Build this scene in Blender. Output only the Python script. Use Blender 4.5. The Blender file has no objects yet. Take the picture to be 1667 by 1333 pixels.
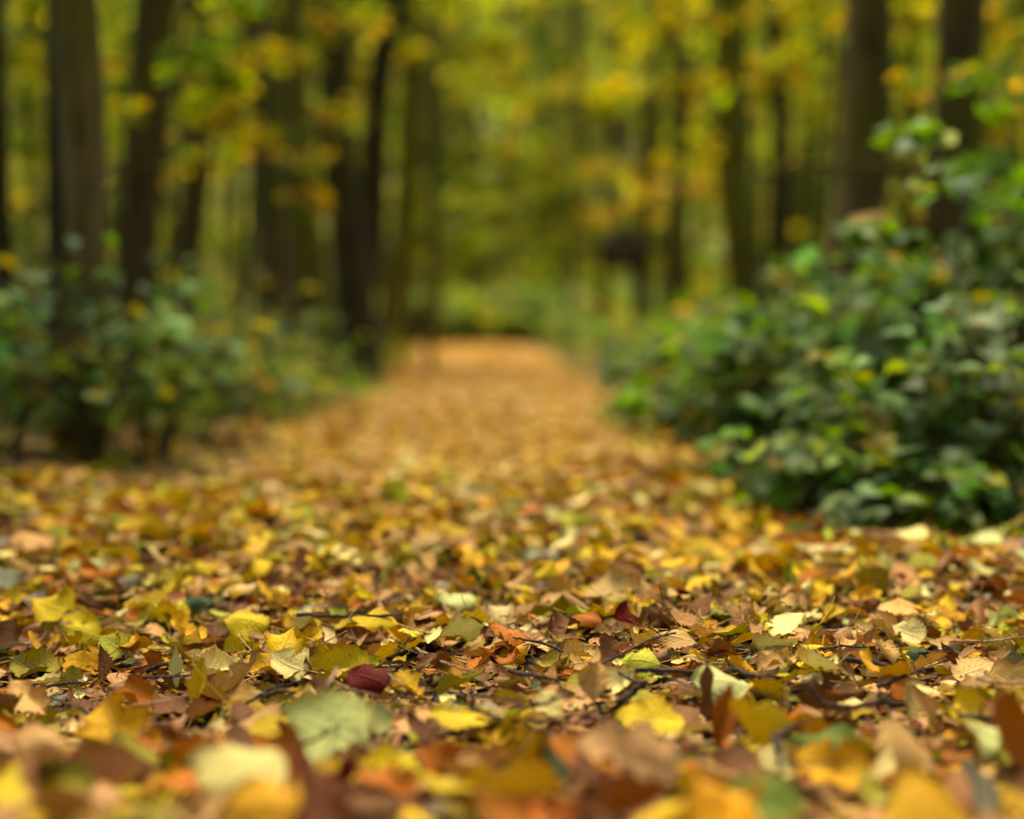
import bpy, math, random
import numpy as np

SEED = 11
rng = np.random.default_rng(SEED)
random.seed(SEED)
sc = bpy.context.scene
col = sc.collection
PI = math.pi

# ------------------------------------------------------------------ camera geometry
F, HZ, CX, CY, CAMH = 2600.0, 515.0, 833.5, 666.5, 0.5
PITCH = math.atan((CY - HZ) / F)
CP, SP = math.cos(PITCH), math.sin(PITCH)

def ray(px, py):
    cx = (px - CX) / F
    cy = (CY - py) / F
    return cx, CP + cy * SP, -SP + cy * CP

def at(px, py, Y):
    d = ray(px, py)
    t = Y / d[1]
    return np.array([d[0] * t, Y, CAMH + d[2] * t])

def sstep(t):
    t = np.clip(t, 0, 1)
    return t * t * (3 - 2 * t)

def path_c(y):
    return -0.031 * (np.asarray(y) - 3.0)

def path_w(y):
    return 0.80 + 0.010 * (np.asarray(y) - 5)

def gz(x, y):
    x = np.asarray(x, float); y = np.asarray(y, float)
    z = 0.098 * sstep((1.98 - y) / 1.1)
    nearf = sstep((9 - y) / 6)
    b = (0.012 * np.sin(x * 9.1 + 1.7 * np.sin(y * 5.3)) * np.cos(y * 8.3 + 0.6)
         + 0.008 * np.sin(x * 19 + y * 7.7) * np.sin(y * 21 - x * 5.1 + 1.0)
         + 0.020 * np.sin(x * 3.3 + 0.8) * np.sin(y * 2.9 + 1.3))
    z = z + b * nearf * 0.9
    off = np.abs(x - path_c(y)) - path_w(y)
    z = z + 0.07 * sstep(off / 0.9) * sstep((y - 3.6) / 2.0)
    z = z + 0.05 * np.sin(x * 0.7 + 1) * np.sin(y * 0.45) * sstep(off / 1.5) * sstep((y - 6) / 4)
    r = np.sqrt(x ** 2 + (y - 8) ** 2)
    z = z + 34 * sstep((r - 56) / 50) + 1.0 * sstep((y - 30) / 25)  # includes an added rise all round that screens the low sky
    return z

def ground_hit(px, py, dz=0.0):
    lo, hi = 0.4, 80.0
    d = ray(px, py)
    prev = None
    y = lo
    while y < hi:
        p = at(px, py, y)
        if p[2] <= gz(p[0], p[1]) + dz:
            a = prev if prev else y
            b = y
            for _ in range(18):
                m = (a + b) / 2
                q = at(px, py, m)
                if q[2] <= gz(q[0], q[1]) + dz: b = m
                else: a = m
            return at(px, py, b)
        prev = y
        y *= 1.01
    return at(px, py, hi)

# ------------------------------------------------------------------ object helpers
def tag(o, label=None, cat=None, group=None, kind=None):
    if label: o['label'] = label
    if cat: o['category'] = cat
    if group: o['group'] = group
    if kind: o['kind'] = kind
    return o

def empty(name, loc):
    o = bpy.data.objects.new(name, None)
    o.empty_display_size = 0.1
    col.objects.link(o)
    o.location = [float(v) for v in loc]
    return o

class MB:
    """collects quads (and per-point leaf colour / random / uv) and builds ONE mesh object"""
    def __init__(s):
        s.v, s.f, s.uv, s.c, s.r, s.n = [], [], [], [], [], 0
    def add(s, V, Fc, UV=None, C=(0.3, 0.2, 0.1), r=0.5):
        V = np.asarray(V, float); n = len(V)
        s.v.append(V); s.f.append(np.asarray(Fc, int) + s.n)
        s.uv.append(np.zeros((n, 2)) if UV is None else UV)
        C = np.asarray(C, float)
        s.c.append(np.tile(C, (n, 1)) if C.ndim == 1 else C)
        s.r.append(np.full(n, r) if np.isscalar(r) else r)
        s.n += n
    def mesh(s, name):
        V = np.concatenate(s.v); Q = np.concatenate(s.f)
        UV = np.concatenate(s.uv); C = np.concatenate(s.c); r = np.concatenate(s.r)
        me = bpy.data.meshes.new(name)
        me.vertices.add(len(V)); me.vertices.foreach_set('co', V.astype(np.float32).ravel())
        me.loops.add(Q.size); me.loops.foreach_set('vertex_index', Q.astype(np.int32).ravel())
        me.polygons.add(len(Q)); me.polygons.foreach_set('loop_start', np.arange(0, Q.size, 4, dtype=np.int32))
        me.update(calc_edges=True)
        me.polygons.foreach_set('use_smooth', np.ones(len(Q), dtype=bool))
        ul = me.uv_layers.new(name='UVMap')
        ul.data.foreach_set('uv', UV[Q.ravel()].astype(np.float32).ravel())
        a = me.attributes.new('leaf_col', 'FLOAT_COLOR', 'POINT')
        a.data.foreach_set('color', np.concatenate([C, np.ones((len(C), 1))], 1).astype(np.float32).ravel())
        b = me.attributes.new('rnd', 'FLOAT', 'POINT')
        b.data.foreach_set('value', r.astype(np.float32))
        return me
    def build(s, name, mat, parent=None, origin=None):
        me = s.mesh(name)
        me.materials.append(mat)
        o = bpy.data.objects.new(name, me)
        if origin is not None:
            org = np.asarray(origin, float)
            co = np.empty(len(me.vertices) * 3, np.float32); me.vertices.foreach_get('co', co)
            co = (co.reshape(-1, 3) - org).astype(np.float32)
            me.vertices.foreach_set('co', co.ravel())
            if parent is None: o.location = org
        col.objects.link(o)
        if parent is not None: o.parent = parent
        return o

def tube(mb, pts, rad, n=8, C=(0.1, 0.08, 0.05), r=0.5, jit=0.0, cap=True):
    pts = np.asarray(pts, float); m = len(pts)
    rad = np.full(m, rad) if np.isscalar(rad) else np.asarray(rad, float)
    T = np.gradient(pts, axis=0); T /= np.linalg.norm(T, axis=1)[:, None] + 1e-9
    ref = np.array([0.0, 0, 1]) if abs(T[0][2]) < 0.9 else np.array([1.0, 0, 0])
    A = np.cross(T, ref); A /= np.linalg.norm(A, axis=1)[:, None] + 1e-9
    B = np.cross(T, A)
    th = np.arange(n) * 2 * PI / n
    rr = rad[:, None] * (1 + (rng.normal(0, jit, (m, n)) if jit else 0))
    V = pts[:, None, :] + rr[..., None] * (np.cos(th)[None, :, None] * A[:, None, :] + np.sin(th)[None, :, None] * B[:, None, :])
    V = V.reshape(-1, 3)
    i, j = np.meshgrid(np.arange(m - 1), np.arange(n), indexing='ij')
    a = i * n + j; b = i * n + (j + 1) % n
    Q = np.stack([a, b, b + n, a + n], -1).reshape(-1, 4)
    Qs = [Q]
    if cap:
        V = np.concatenate([V, pts[:1], pts[-1:]])
        for (c, base) in ((m * n, 0), (m * n + 1, (m - 1) * n)):
            k = np.arange(0, n, 2)
            Qs.append(np.stack([np.full(len(k), c), base + k, base + (k + 1) % n, base + (k + 2) % n], -1))
    mb.add(V, np.concatenate(Qs), None, C, r)

# ------------------------------------------------------------------ leaf shapes
def half_width(shape, t):
    s = np.sin(PI * np.clip(t, 0, 1) ** 0.85)
    tip = 1 - 0.55 * np.clip((t - 0.72) / 0.28, 0, 1) ** 1.5
    if shape == 'round':   return 0.47 * np.clip(s, 0, 1) ** 0.55 * tip
    if shape == 'heart':   return 0.50 * np.clip(np.sin(PI * t ** 0.62), 0, 1) ** 0.75 * tip
    if shape == 'oval':    return 0.33 * np.clip(s, 0, 1) ** 0.75
    if shape == 'pointed': return 0.36 * np.clip(np.sin(PI * t ** 0.72), 0, 1) ** 1.05
    if shape == 'narrow':  return 0.17 * np.clip(s, 0, 1) ** 0.8
    if shape == 'lobed':   return 0.50 * np.clip(np.sin(PI * t ** 0.75), 0, 1) ** 0.5 * (0.55 + 0.45 * np.abs(np.cos(2.6 * PI * t)))

def leaf_tpl(shape, nr, nc, bend=0., cup=0., fold=0., wave=0.03, twist=0., serr=0.05, g=rng, stalk=False, tear=0.0):
    t = np.linspace(0, 1, nr + 1); s = np.linspace(-1, 1, nc + 1)
    tt, ss = np.meshgrid(t, s, indexing='ij')
    w = np.maximum(half_width(shape, tt), 0.006)
    if nr >= 8:
        teeth = 1 + serr * np.where(np.arange(nr + 1) % 2 == 0, 1, -1)[:, None] * (np.abs(ss) > 0.95)
        ed = 1 + g.normal(0, 0.035, (nr + 1, 2))
        if tear > 0:
            for _ in range(2):
                k = int(g.integers(2, nr - 2)); ed[k:k + 2, int(g.integers(0, 2))] *= 1 - tear * g.random()
        w = w * teeth * np.where(ss < 0, 1 + (ed[:, :1] - 1) * np.abs(ss), 1 + (ed[:, 1:] - 1) * np.abs(ss))
    x = ss * w; y = tt.copy(); z = np.zeros_like(x)
    if shape == 'heart': y -= 0.13 * ss ** 2 * (1 - tt) ** 3
    if shape == 'lobed': y += 0.10 * ss ** 2 * np.sin(PI * tt)
    if shape in ('oval', 'pointed', 'narrow'): y += 0.04 * ss ** 2
    ph = g.random(4) * 6.28
    fr = 5 + 5 * g.random(2)
    z += wave * ss ** 2 * np.where(ss < 0, np.sin(fr[0] * tt + ph[0]), np.sin(fr[1] * tt + ph[1]))
    z += 0.35 * wave * np.sin(3 * x * 4 + ph[2]) * np.sin(4 * tt + ph[3])
    if nr >= 12:
        z += 0.007 * np.sin(2 * PI * 6.5 * (tt - 0.35 * np.abs(ss))) * np.abs(ss) ** 0.5 * (1 - np.abs(ss) ** 4)
        z -= 0.006 * np.exp(-(ss / 0.08) ** 2)
    if abs(cup) > 1e-3:
        k = cup
        x, z = (1 / k - z) * np.sin(k * x), 1 / k - (1 / k - z) * np.cos(k * x)
    if abs(fold) > 1e-3:
        x, z = x * math.cos(fold) , z + np.abs(x) * math.sin(fold)
    if abs(twist) > 1e-3:
        a = twist * (y - 0.5)
        x, z = x * np.cos(a) - z * np.sin(a), x * np.sin(a) + z * np.cos(a)
    y = y - 0.5
    if abs(bend) > 1e-3:
        k = bend
        y, z = (1 / k - z) * np.sin(k * y), 1 / k - (1 / k - z) * np.cos(k * y)
    V = np.stack([x, y, z], -1).reshape(-1, 3)
    UV = np.stack([ss * 0.5 + 0.5, tt], -1).reshape(-1, 2)
    i, j = np.meshgrid(np.arange(nr), np.arange(nc), indexing='ij')
    a = i * (nc + 1) + j
    Q = np.stack([a, a + 1, a + nc + 2, a + nc + 1], -1).reshape(-1, 4)
    base = V[nc // 2]
    if stalk:
        n0 = len(V)
        dirv = V[nc // 2] - V[nc + 1 + nc // 2]; dirv /= np.linalg.norm(dirv) + 1e-9
        L = 0.35 + 0.3 * g.random()
        side = np.array([1.0, 0, 0]); up = np.array([0, 0, 1.0])
        pts = [base + dirv * L * q + side * 0.1 * math.sin(q * 2 + ph[0]) * q + up * 0.08 * q * q for q in (0, .33, .66, 1)]
        P = []
        for p in pts:
            P += [p + side * 0.009, p - side * 0.009, p + up * 0.014]
        V = np.concatenate([V, np.array(P)])
        UV = np.concatenate([UV, np.tile([0.5, 0.02], (12, 1))])
        qs = []
        for k in range(3):
            for e in range(3):
                a0 = n0 + 3 * k + e; b0 = n0 + 3 * k + (e + 1) % 3
                qs.append([a0, b0, b0 + 3, a0 + 3])
        Q = np.concatenate([Q, np.array(qs)])
    return V, Q, UV, base

def rots(yaw, pitch, roll):
    """leaf axis +Y turned to yaw (about Z, 0 = away from camera), tip raised by pitch, rolled about its axis"""
    yaw, pitch, roll = np.broadcast_arrays(np.asarray(yaw, float), np.asarray(pitch, float), np.asarray(roll, float))
    N = yaw.size; yaw = yaw.ravel(); pitch = pitch.ravel(); roll = roll.ravel()
    def mat(a, b, c, d, ax):
        M = np.zeros((N, 3, 3))
        i, j, k = ax
        M[:, k, k] = 1; M[:, i, i] = a; M[:, i, j] = b; M[:, j, i] = c; M[:, j, j] = d
        return M
    Rz = mat(np.cos(yaw), -np.sin(yaw), np.sin(yaw), np.cos(yaw), (0, 1, 2))
    Rx = mat(np.cos(pitch), -np.sin(pitch), np.sin(pitch), np.cos(pitch), (1, 2, 0))
    Ry = mat(np.cos(roll), np.sin(roll), -np.sin(roll), np.cos(roll), (0, 2, 1))
    return Rz @ Rx @ Ry

def scatter(mb, tpls, pos, R, sc_, cols, r=None, g=rng):
    N = len(pos)
    if N == 0: return
    idx = g.integers(0, len(tpls), N)
    r = g.random(N) if r is None else r
    sc_ = np.broadcast_to(sc_, (N,))
    for k, (V, Q, UV, _) in enumerate(tpls):
        m = np.where(idx == k)[0]
        if len(m) == 0: continue
        W = np.einsum('nij,vj->nvi', R[m], V) * sc_[m][:, None, None] + pos[m][:, None, :]
        nv = len(V)
        QQ = Q[None] + (np.arange(len(m)) * nv)[:, None, None]
        mb.add(W.reshape(-1, 3), QQ.reshape(-1, 4), np.tile(UV, (len(m), 1)),
               np.repeat(cols[m], nv, 0), np.repeat(r[m], nv))

# ------------------------------------------------------------------ colours (linear base colours)
PAL = {
    'yellow':        (0.56, 0.39, 0.010),
    'golden':        (0.52, 0.285, 0.008),
    'lime':          (0.34, 0.42, 0.022),
    'cream':         (0.68, 0.55, 0.19),
    'pale green':    (0.50, 0.51, 0.17),
    'tan':           (0.48, 0.29, 0.085),
    'pinkish brown': (0.38, 0.205, 0.075),
    'brown':         (0.17, 0.075, 0.025),
    'rusty orange':  (0.38, 0.12, 0.008),
    'dark red':      (0.11, 0.005, 0.001),
    'green':         (0.12, 0.215, 0.014),
    'dark green':    (0.085, 0.165, 0.045),
    'skylit_green':          (0.21, 0.29, 0.13),  # grey-green with bluish sky light on the leaves mixed into the colour
    'olive':         (0.27, 0.22, 0.018),
    'grey':          (0.24, 0.23, 0.14),
}
def pick(names, weights, N, jit=0.18, g=rng):
    w = np.array(weights, float); w /= w.sum()
    idx = g.choice(len(names), N, p=w)
    C = np.array([PAL[n] for n in names])[idx]
    C = C * np.exp(g.normal(0, jit, (N, 1))) * np.exp(g.normal(0, jit * 0.35, (N, 3)))
    return np.clip(C, 0, 0.85), idx

NEAR_N = ['yellow', 'golden', 'lime', 'cream', 'pale green', 'tan', 'pinkish brown', 'brown', 'rusty orange', 'olive', 'green', 'dark red', 'grey']
NEAR_W = [16, 11, 3, 7, 2, 23, 17, 16, 5, 6, .8, 0.4, 1.2]
FAR_W = [14, 26, 0.5, 14, 0.5, 52, 5, 0, 1.5, 0, 0, 0, 0]

# ------------------------------------------------------------------ materials
def nt(name):
    m = bpy.data.materials.new(name); m.use_nodes = True
    n = m.node_tree; n.nodes.clear()
    return m, n, n.nodes, n.links

def N_(nodes, t, **k):
    n = nodes.new(t)
    for a, b in k.items(): setattr(n, a, b)
    return n

def math_(nodes, links, op, a, b=None, c=None, clamp=False):
    n = nodes.new('ShaderNodeMath'); n.operation = op; n.use_clamp = clamp
    for i, v in enumerate((a, b, c)):
        if v is None: continue
        if isinstance(v, (int, float)): n.inputs[i].default_value = v
        else: links.new(v, n.inputs[i])
    return n.outputs[0]

def mixc(nodes, links, fac, a, b, mode='MIX'):
    n = nodes.new('ShaderNodeMix'); n.data_type = 'RGBA'; n.blend_type = mode
    for i, v in ((0, fac), (6, a), (7, b)):
        if isinstance(v, (int, float)): n.inputs[i].default_value = v
        elif isinstance(v, tuple): n.inputs[i].default_value = (*v, 1)
        else: links.new(v, n.inputs[i])
    return n.outputs[2]

def leaf_material(name, transl=0.25, rough=0.55, spots=True, spec=0.35):
    m, tree, nodes, links = nt(name)
    out = N_(nodes, 'ShaderNodeOutputMaterial')
    at_ = N_(nodes, 'ShaderNodeAttribute', attribute_name='leaf_col')
    rn = N_(nodes, 'ShaderNodeAttribute', attribute_name='rnd')
    uv = N_(nodes, 'ShaderNodeUVMap', uv_map='UVMap')
    sep = N_(nodes, 'ShaderNodeSeparateXYZ'); links.new(uv.outputs[0], sep.inputs[0])
    u = math_(nodes, links, 'ABSOLUTE', math_(nodes, links, 'MULTIPLY_ADD', sep.outputs[0], 2.0, -1.0))
    v = sep.outputs[1]
    mid = math_(nodes, links, 'SUBTRACT', 1.0, math_(nodes, links, 'DIVIDE', u, 0.07), clamp=True)
    lat = math_(nodes, links, 'FRACT', math_(nodes, links, 'MULTIPLY', math_(nodes, links, 'MULTIPLY_ADD', u, -0.35, v), 7.0))
    latl = math_(nodes, links, 'ABSOLUTE', math_(nodes, links, 'SUBTRACT', lat, 0.5))
    latv = math_(nodes, links, 'SUBTRACT', 1.0, math_(nodes, links, 'DIVIDE', latl, 0.07), clamp=True)
    vein = math_(nodes, links, 'MAXIMUM', mid, math_(nodes, links, 'MULTIPLY', latv, 0.6))
    base = at_.outputs['Color']
    tc = N_(nodes, 'ShaderNodeCombineXYZ')
    links.new(sep.outputs[0], tc.inputs[0]); links.new(v, tc.inputs[1])
    links.new(math_(nodes, links, 'MULTIPLY', rn.outputs['Fac'], 57.0), tc.inputs[2])
    n1 = N_(nodes, 'ShaderNodeTexNoise'); n1.inputs['Scale'].default_value = 2.6; n1.inputs['Detail'].default_value = 3
    links.new(tc.outputs[0], n1.inputs['Vector'])
    n2 = N_(nodes, 'ShaderNodeTexNoise'); n2.inputs['Scale'].default_value = 13; n2.inputs['Detail'].default_value = 4
    links.new(tc.outputs[0], n2.inputs['Vector'])
    if spots:
        # broad brown discolouration, more near the margin, and small dark specks
        mg = math_(nodes, links, 'MULTIPLY', math_(nodes, links, 'POWER', u, 5.0), 0.30)
        a = math_(nodes, links, 'ADD', n1.outputs['Fac'], mg)
        a = math_(nodes, links, 'MULTIPLY', math_(nodes, links, 'SUBTRACT', a, 0.58), 5.0, clamp=True)
        a = math_(nodes, links, 'MULTIPLY', a, 0.55)
        base = mixc(nodes, links, a, base, (0.5, 0.30, 0.12), 'MULTIPLY')
        b = math_(nodes, links, 'MULTIPLY', math_(nodes, links, 'SUBTRACT', n2.outputs['Fac'], 0.64), 12.0, clamp=True)
        base = mixc(nodes, links, math_(nodes, links, 'MULTIPLY', b, 0.75), base, (0.05, 0.025, 0.01))
    hv = N_(nodes, 'ShaderNodeHueSaturation')
    links.new(math_(nodes, links, 'MULTIPLY_ADD', n1.outputs['Fac'], 0.6, 0.7), hv.inputs['Value'])
    links.new(base, hv.inputs['Color'])
    hw = N_(nodes, 'ShaderNodeHueSaturation'); hw.inputs['Value'].default_value = 1.7; hw.inputs['Saturation'].default_value = 0.9
    links.new(hv.outputs[0], hw.inputs['Color'])
    base = mixc(nodes, links, math_(nodes, links, 'MULTIPLY', vein, 0.35), hv.outputs[0], hw.outputs[0])
    bump = N_(nodes, 'ShaderNodeBump'); bump.inputs['Strength'].default_value = 0.9; bump.inputs['Distance'].default_value = 0.003
    h = math_(nodes, links, 'ADD', math_(nodes, links, 'MULTIPLY', vein, 0.5), math_(nodes, links, 'MULTIPLY', n2.outputs['Fac'], 0.9))
    links.new(h, bump.inputs['Height'])
    p = N_(nodes, 'ShaderNodeBsdfPrincipled')
    p.inputs['Roughness'].default_value = rough
    p.inputs['Specular IOR Level'].default_value = spec
    links.new(base, p.inputs['Base Color']); links.new(bump.outputs[0], p.inputs['Normal'])
    tr = N_(nodes, 'ShaderNodeBsdfTranslucent')
    hs = N_(nodes, 'ShaderNodeHueSaturation'); hs.inputs['Saturation'].default_value = 1.15; hs.inputs['Value'].default_value = 1.1
    links.new(base, hs.inputs['Color']); links.new(hs.outputs[0], tr.inputs[0])
    mx = N_(nodes, 'ShaderNodeMixShader'); mx.inputs[0].default_value = transl
    links.new(p.outputs[0], mx.inputs[1]); links.new(tr.outputs[0], mx.inputs[2])
    links.new(mx.outputs[0], out.inputs[0])
    return m

M_LEAF = leaf_material('fallen_leaf', 0.10, 0.6, spec=0.07)
M_LIVE = leaf_material('live_leaf', 0.52, 0.55, spots=False, spec=0.15)
M_CROWN = leaf_material('crown_leaf', 0.55, 0.7, spots=False, spec=0.08)

def noise_mat(name, stops, scale, rough=0.9, bump=0.3, dist=0.01, stretch=(1, 1, 1), detail=6, second=None):
    m, tree, nodes, links = nt(name)
    out = N_(nodes, 'ShaderNodeOutputMaterial')
    tc = N_(nodes, 'ShaderNodeTexCoord'); mp = N_(nodes, 'ShaderNodeMapping')
    mp.inputs['Scale'].default_value = stretch
    links.new(tc.outputs['Object'], mp.inputs[0])
    n1 = N_(nodes, 'ShaderNodeTexNoise'); n1.inputs['Scale'].default_value = scale; n1.inputs['Detail'].default_value = detail
    links.new(mp.outputs[0], n1.inputs['Vector'])
    cr = N_(nodes, 'ShaderNodeValToRGB'); el = cr.color_ramp.elements
    while len(el) < len(stops): el.new(0.5)
    for e, (p_, c_) in zip(el, stops): e.position = p_; e.color = (*c_, 1)
    links.new(n1.outputs['Fac'], cr.inputs[0])
    base = cr.outputs[0]
    if second:
        n2 = N_(nodes, 'ShaderNodeTexNoise'); n2.inputs['Scale'].default_value = second[0]; n2.inputs['Detail'].default_value = 4
        links.new(tc.outputs['Object'], n2.inputs['Vector'])
        f = math_(nodes, links, 'MULTIPLY', math_(nodes, links, 'SUBTRACT', n2.outputs['Fac'], second[1]), second[2], clamp=True)
        base = mixc(nodes, links, f, base, second[3])
    b = N_(nodes, 'ShaderNodeBump'); b.inputs['Strength'].default_value = bump; b.inputs['Distance'].default_value = dist
    links.new(n1.outputs['Fac'], b.inputs['Height'])
    p = N_(nodes, 'ShaderNodeBsdfPrincipled'); p.inputs['Roughness'].default_value = rough
    p.inputs['Specular IOR Level'].default_value = 0.2
    links.new(base, p.inputs['Base Color']); links.new(b.outputs[0], p.inputs['Normal'])
    links.new(p.outputs[0], out.inputs[0])
    return m

M_SOIL = noise_mat('forest_soil', [(0.3, (0.012, 0.008, 0.005)), (0.6, (0.05, 0.028, 0.014)), (0.8, (0.12, 0.06, 0.02))], 14, bump=0.8, dist=0.02,
                   second=(0.35, 0.45, 4, (0.04, 0.035, 0.008)))
M_PATH = noise_mat('matted_leaves', [(0.3, (0.40, 0.22, 0.06)), (0.5, (0.50, 0.29, 0.08)), (0.7, (0.56, 0.36, 0.10))], 9, bump=0.8, dist=0.02)
M_ADDED_SLOPE = noise_mat('added_slope_green', [(0.3, (0.04, 0.045, 0.002)), (0.7, (0.14, 0.14, 0.006))], 0.6, bump=0)
M_TWIG = noise_mat('twig_bark', [(0.35, (0.018, 0.012, 0.008)), (0.7, (0.075, 0.05, 0.035))], 120, bump=0.6, dist=0.001)
M_TWIGP = noise_mat('pale_twig', [(0.35, (0.16, 0.09, 0.04)), (0.7, (0.40, 0.27, 0.14))], 90, bump=0.5, dist=0.001)
M_STEM = noise_mat('shrub_stem', [(0.35, (0.03, 0.02, 0.01)), (0.7, (0.09, 0.065, 0.03))], 30, bump=0.4, dist=0.002)

def bark(name, lo, hi, moss, thr):
    return noise_mat(name, [(0.35, lo), (0.62, hi)], 9, bump=1.0, dist=0.03, stretch=(3.2, 3.2, 0.45), detail=8,
                     second=(1.6, thr, 6, moss))
BARK = {
    'dark':  bark('dark_bark', (0.014, 0.012, 0.003), (0.050, 0.042, 0.012), (0.050, 0.052, 0.004), 0.52),
    'brown': bark('brown_bark', (0.024, 0.018, 0.004), (0.085, 0.064, 0.016), (0.080, 0.080, 0.005), 0.47),
    'grey':  bark('grey_bark', (0.045, 0.037, 0.011), (0.14, 0.115, 0.042), (0.085, 0.082, 0.006), 0.46),
    'mossy': bark('mossy_bark', (0.036, 0.034, 0.004), (0.115, 0.110, 0.012), (0.110, 0.120, 0.005), 0.38),
    'pale':  bark('pale_bark', (0.07, 0.075, 0.012), (0.18, 0.185, 0.04), (0.14, 0.155, 0.01), 0.40),
}

# ------------------------------------------------------------------ ground
def grid_axis(lo, hi, fine_lo, fine_hi, step, grow=1.18):
    a = list(np.arange(fine_lo, fine_hi + 1e-6, step))
    s = step; v = a[-1]
    while v < hi: s *= grow; v += s; a.append(min(v, hi))
    s = step; v = a[0]
    while v > lo: s *= grow; v -= s; a.insert(0, max(v, lo))
    return np.array(a)

def sheet(name, xs, ys, mat, dz=0.0, xf=None):
    X, Y = np.meshgrid(xs, ys, indexing='ij')
    if xf is not None: X = xf(X, Y)
    Z = gz(X, Y) + dz
    mb = MB()
    n = len(ys)
    i, j = np.meshgrid(np.arange(len(xs) - 1), np.arange(n - 1), indexing='ij')
    a = i * n + j
    mb.add(np.stack([X, Y, Z], -1).reshape(-1, 3), np.stack([a, a + n, a + n + 1, a + 1], -1).reshape(-1, 4))
    return tag(mb.build(name, mat), kind='structure')

sheet('ground', grid_axis(-130, 130, -2.0, 2.0, 0.06), grid_axis(-110, 150, 0.3, 6.0, 0.05, 1.1), M_SOIL)
def ring():  # added slope ring: closes sky gaps and blocks low light from behind the camera
    rr = np.concatenate([np.arange(52, 110, 3.0), [125]]); th = np.linspace(0, 2 * PI, 97)
    Rr, T = np.meshgrid(rr, th, indexing='ij'); X = Rr * np.sin(T); Y = 8 + Rr * np.cos(T)
    i, j = np.meshgrid(np.arange(len(rr) - 1), np.arange(96), indexing='ij'); a = i * 97 + j
    m = MB(); m.add(np.stack([X, Y, gz(X, Y) + 0.3], -1).reshape(-1, 3), np.stack([a, a + 1, a + 98, a + 97], -1).reshape(-1, 4))
    tag(m.build('added_slope', M_ADDED_SLOPE), kind='structure')
ring()
sheet('path', np.linspace(-1, 1, 25), np.concatenate([np.arange(4.3, 10, 0.12), np.arange(10, 30.5, 0.4)]), M_PATH, 0.006,
      lambda X, Y: path_c(Y) + X * path_w(Y) * (1 + 0.05 * np.sin(Y * 2.1) + 0.04 * np.sin(Y * 5.3)))

# ------------------------------------------------------------------ leaf litter (uncountable, one object)
SH = ['round', 'heart', 'oval', 'pointed', 'narrow', 'lobed']
SHW = [0.24, 0.22, 0.24, 0.18, 0.07, 0.05]
def tpl_set(n, nr, nc, flat=1.0, stalk=False, g=rng):
    out = []
    for k in range(n):
        sh = g.choice(SH, p=SHW)
        q = g.random()
        out.append(leaf_tpl(sh, nr, nc, bend=g.normal(0, 1.0 * flat), cup=g.normal(0.4, 1.6 * flat) * (2.2 if q < 0.15 else 1),
                            fold=g.normal(0, 0.22 * flat), wave=0.03 + 0.10 * g.random() * flat, twist=g.normal(0, 0.6 * flat), g=g, stalk=stalk, tear=0.35))
    return out
T_NEAR = tpl_set(44, 10, 4, 1.0, True)
T_FLAT = tpl_set(16, 10, 4, 0.5, False)
T_MID = tpl_set(24, 5, 2, 1.0)
T_FAR = tpl_set(10, 2, 2, 1.0)

def band(mb, y0, y1, dens, tpls, names, weights, zmax, tilt, size, side=1.0, xlim=0.34, margin=0.9, seed=0, vdens=1.0):
    g = np.random.default_rng(1000 + seed)
    W = xlim * y1 + margin
    N = int(dens * 2 * W * (y1 - y0))
    y = g.uniform(y0, y1, N); x = g.uniform(-W, W, N)
    keep = np.abs(x) < xlim * y + margin
    off = np.abs(x - path_c(y)) - path_w(y)
    pk = np.where((off > 0) & (y > 4.6), side, 1.0)
    keep &= g.random(N) < pk
    if y1 <= 4.7:
        pn = np.sin(x * 13 + 3 * np.sin(y * 4.1)) * np.sin(y * 11 + 2.2 * np.sin(x * 6.3)) + 0.5 * np.sin(x * 31 + y * 17)
        keep &= (pn > -0.75) | (g.random(N) < (0.30 if zmax > 0.02 else 0.55))
    if len(HERO):   # the loose top layer leaves room in front of leaves that lie fully uncovered
        for hx, hy, hl in HERO:
            if zmax > 0.02 and y0 < hy < y1 + 0.2:
                keep &= ~((np.abs(x - hx) < hl * 0.55) & (y > hy - hl - 0.12) & (y < hy + hl * 0.3))
    x, y = x[keep], y[keep]; N = len(x)
    off = off[keep]
    z = gz(x, y) + 0.004 + g.random(N) ** 1.3 * zmax
    C, _ = pick(names, weights, N, jit=0.18 if y1 < 5 else 0.08, g=g)
    C[:, 1] *= np.where(C[:, 1] > C[:, 0] * 1.15, 0.8, 1.0)
    # litter beyond the path edge is darker
    dark = np.clip(off / 0.8, 0, 1) * np.clip((y - 4.2) / 1.5, 0, 1)
    C = C * (1 - 0.45 * dark[:, None])
    R = rots(g.uniform(0, 2 * PI, N), g.normal(0, tilt, N), g.normal(0, tilt, N) + (g.random(N) < 0.3) * PI)
    s = size * np.exp(g.normal(-0.04, 0.30, N))
    scatter(mb, tpls, np.stack([x, y, z], -1), R, s, C, g=g)

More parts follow.
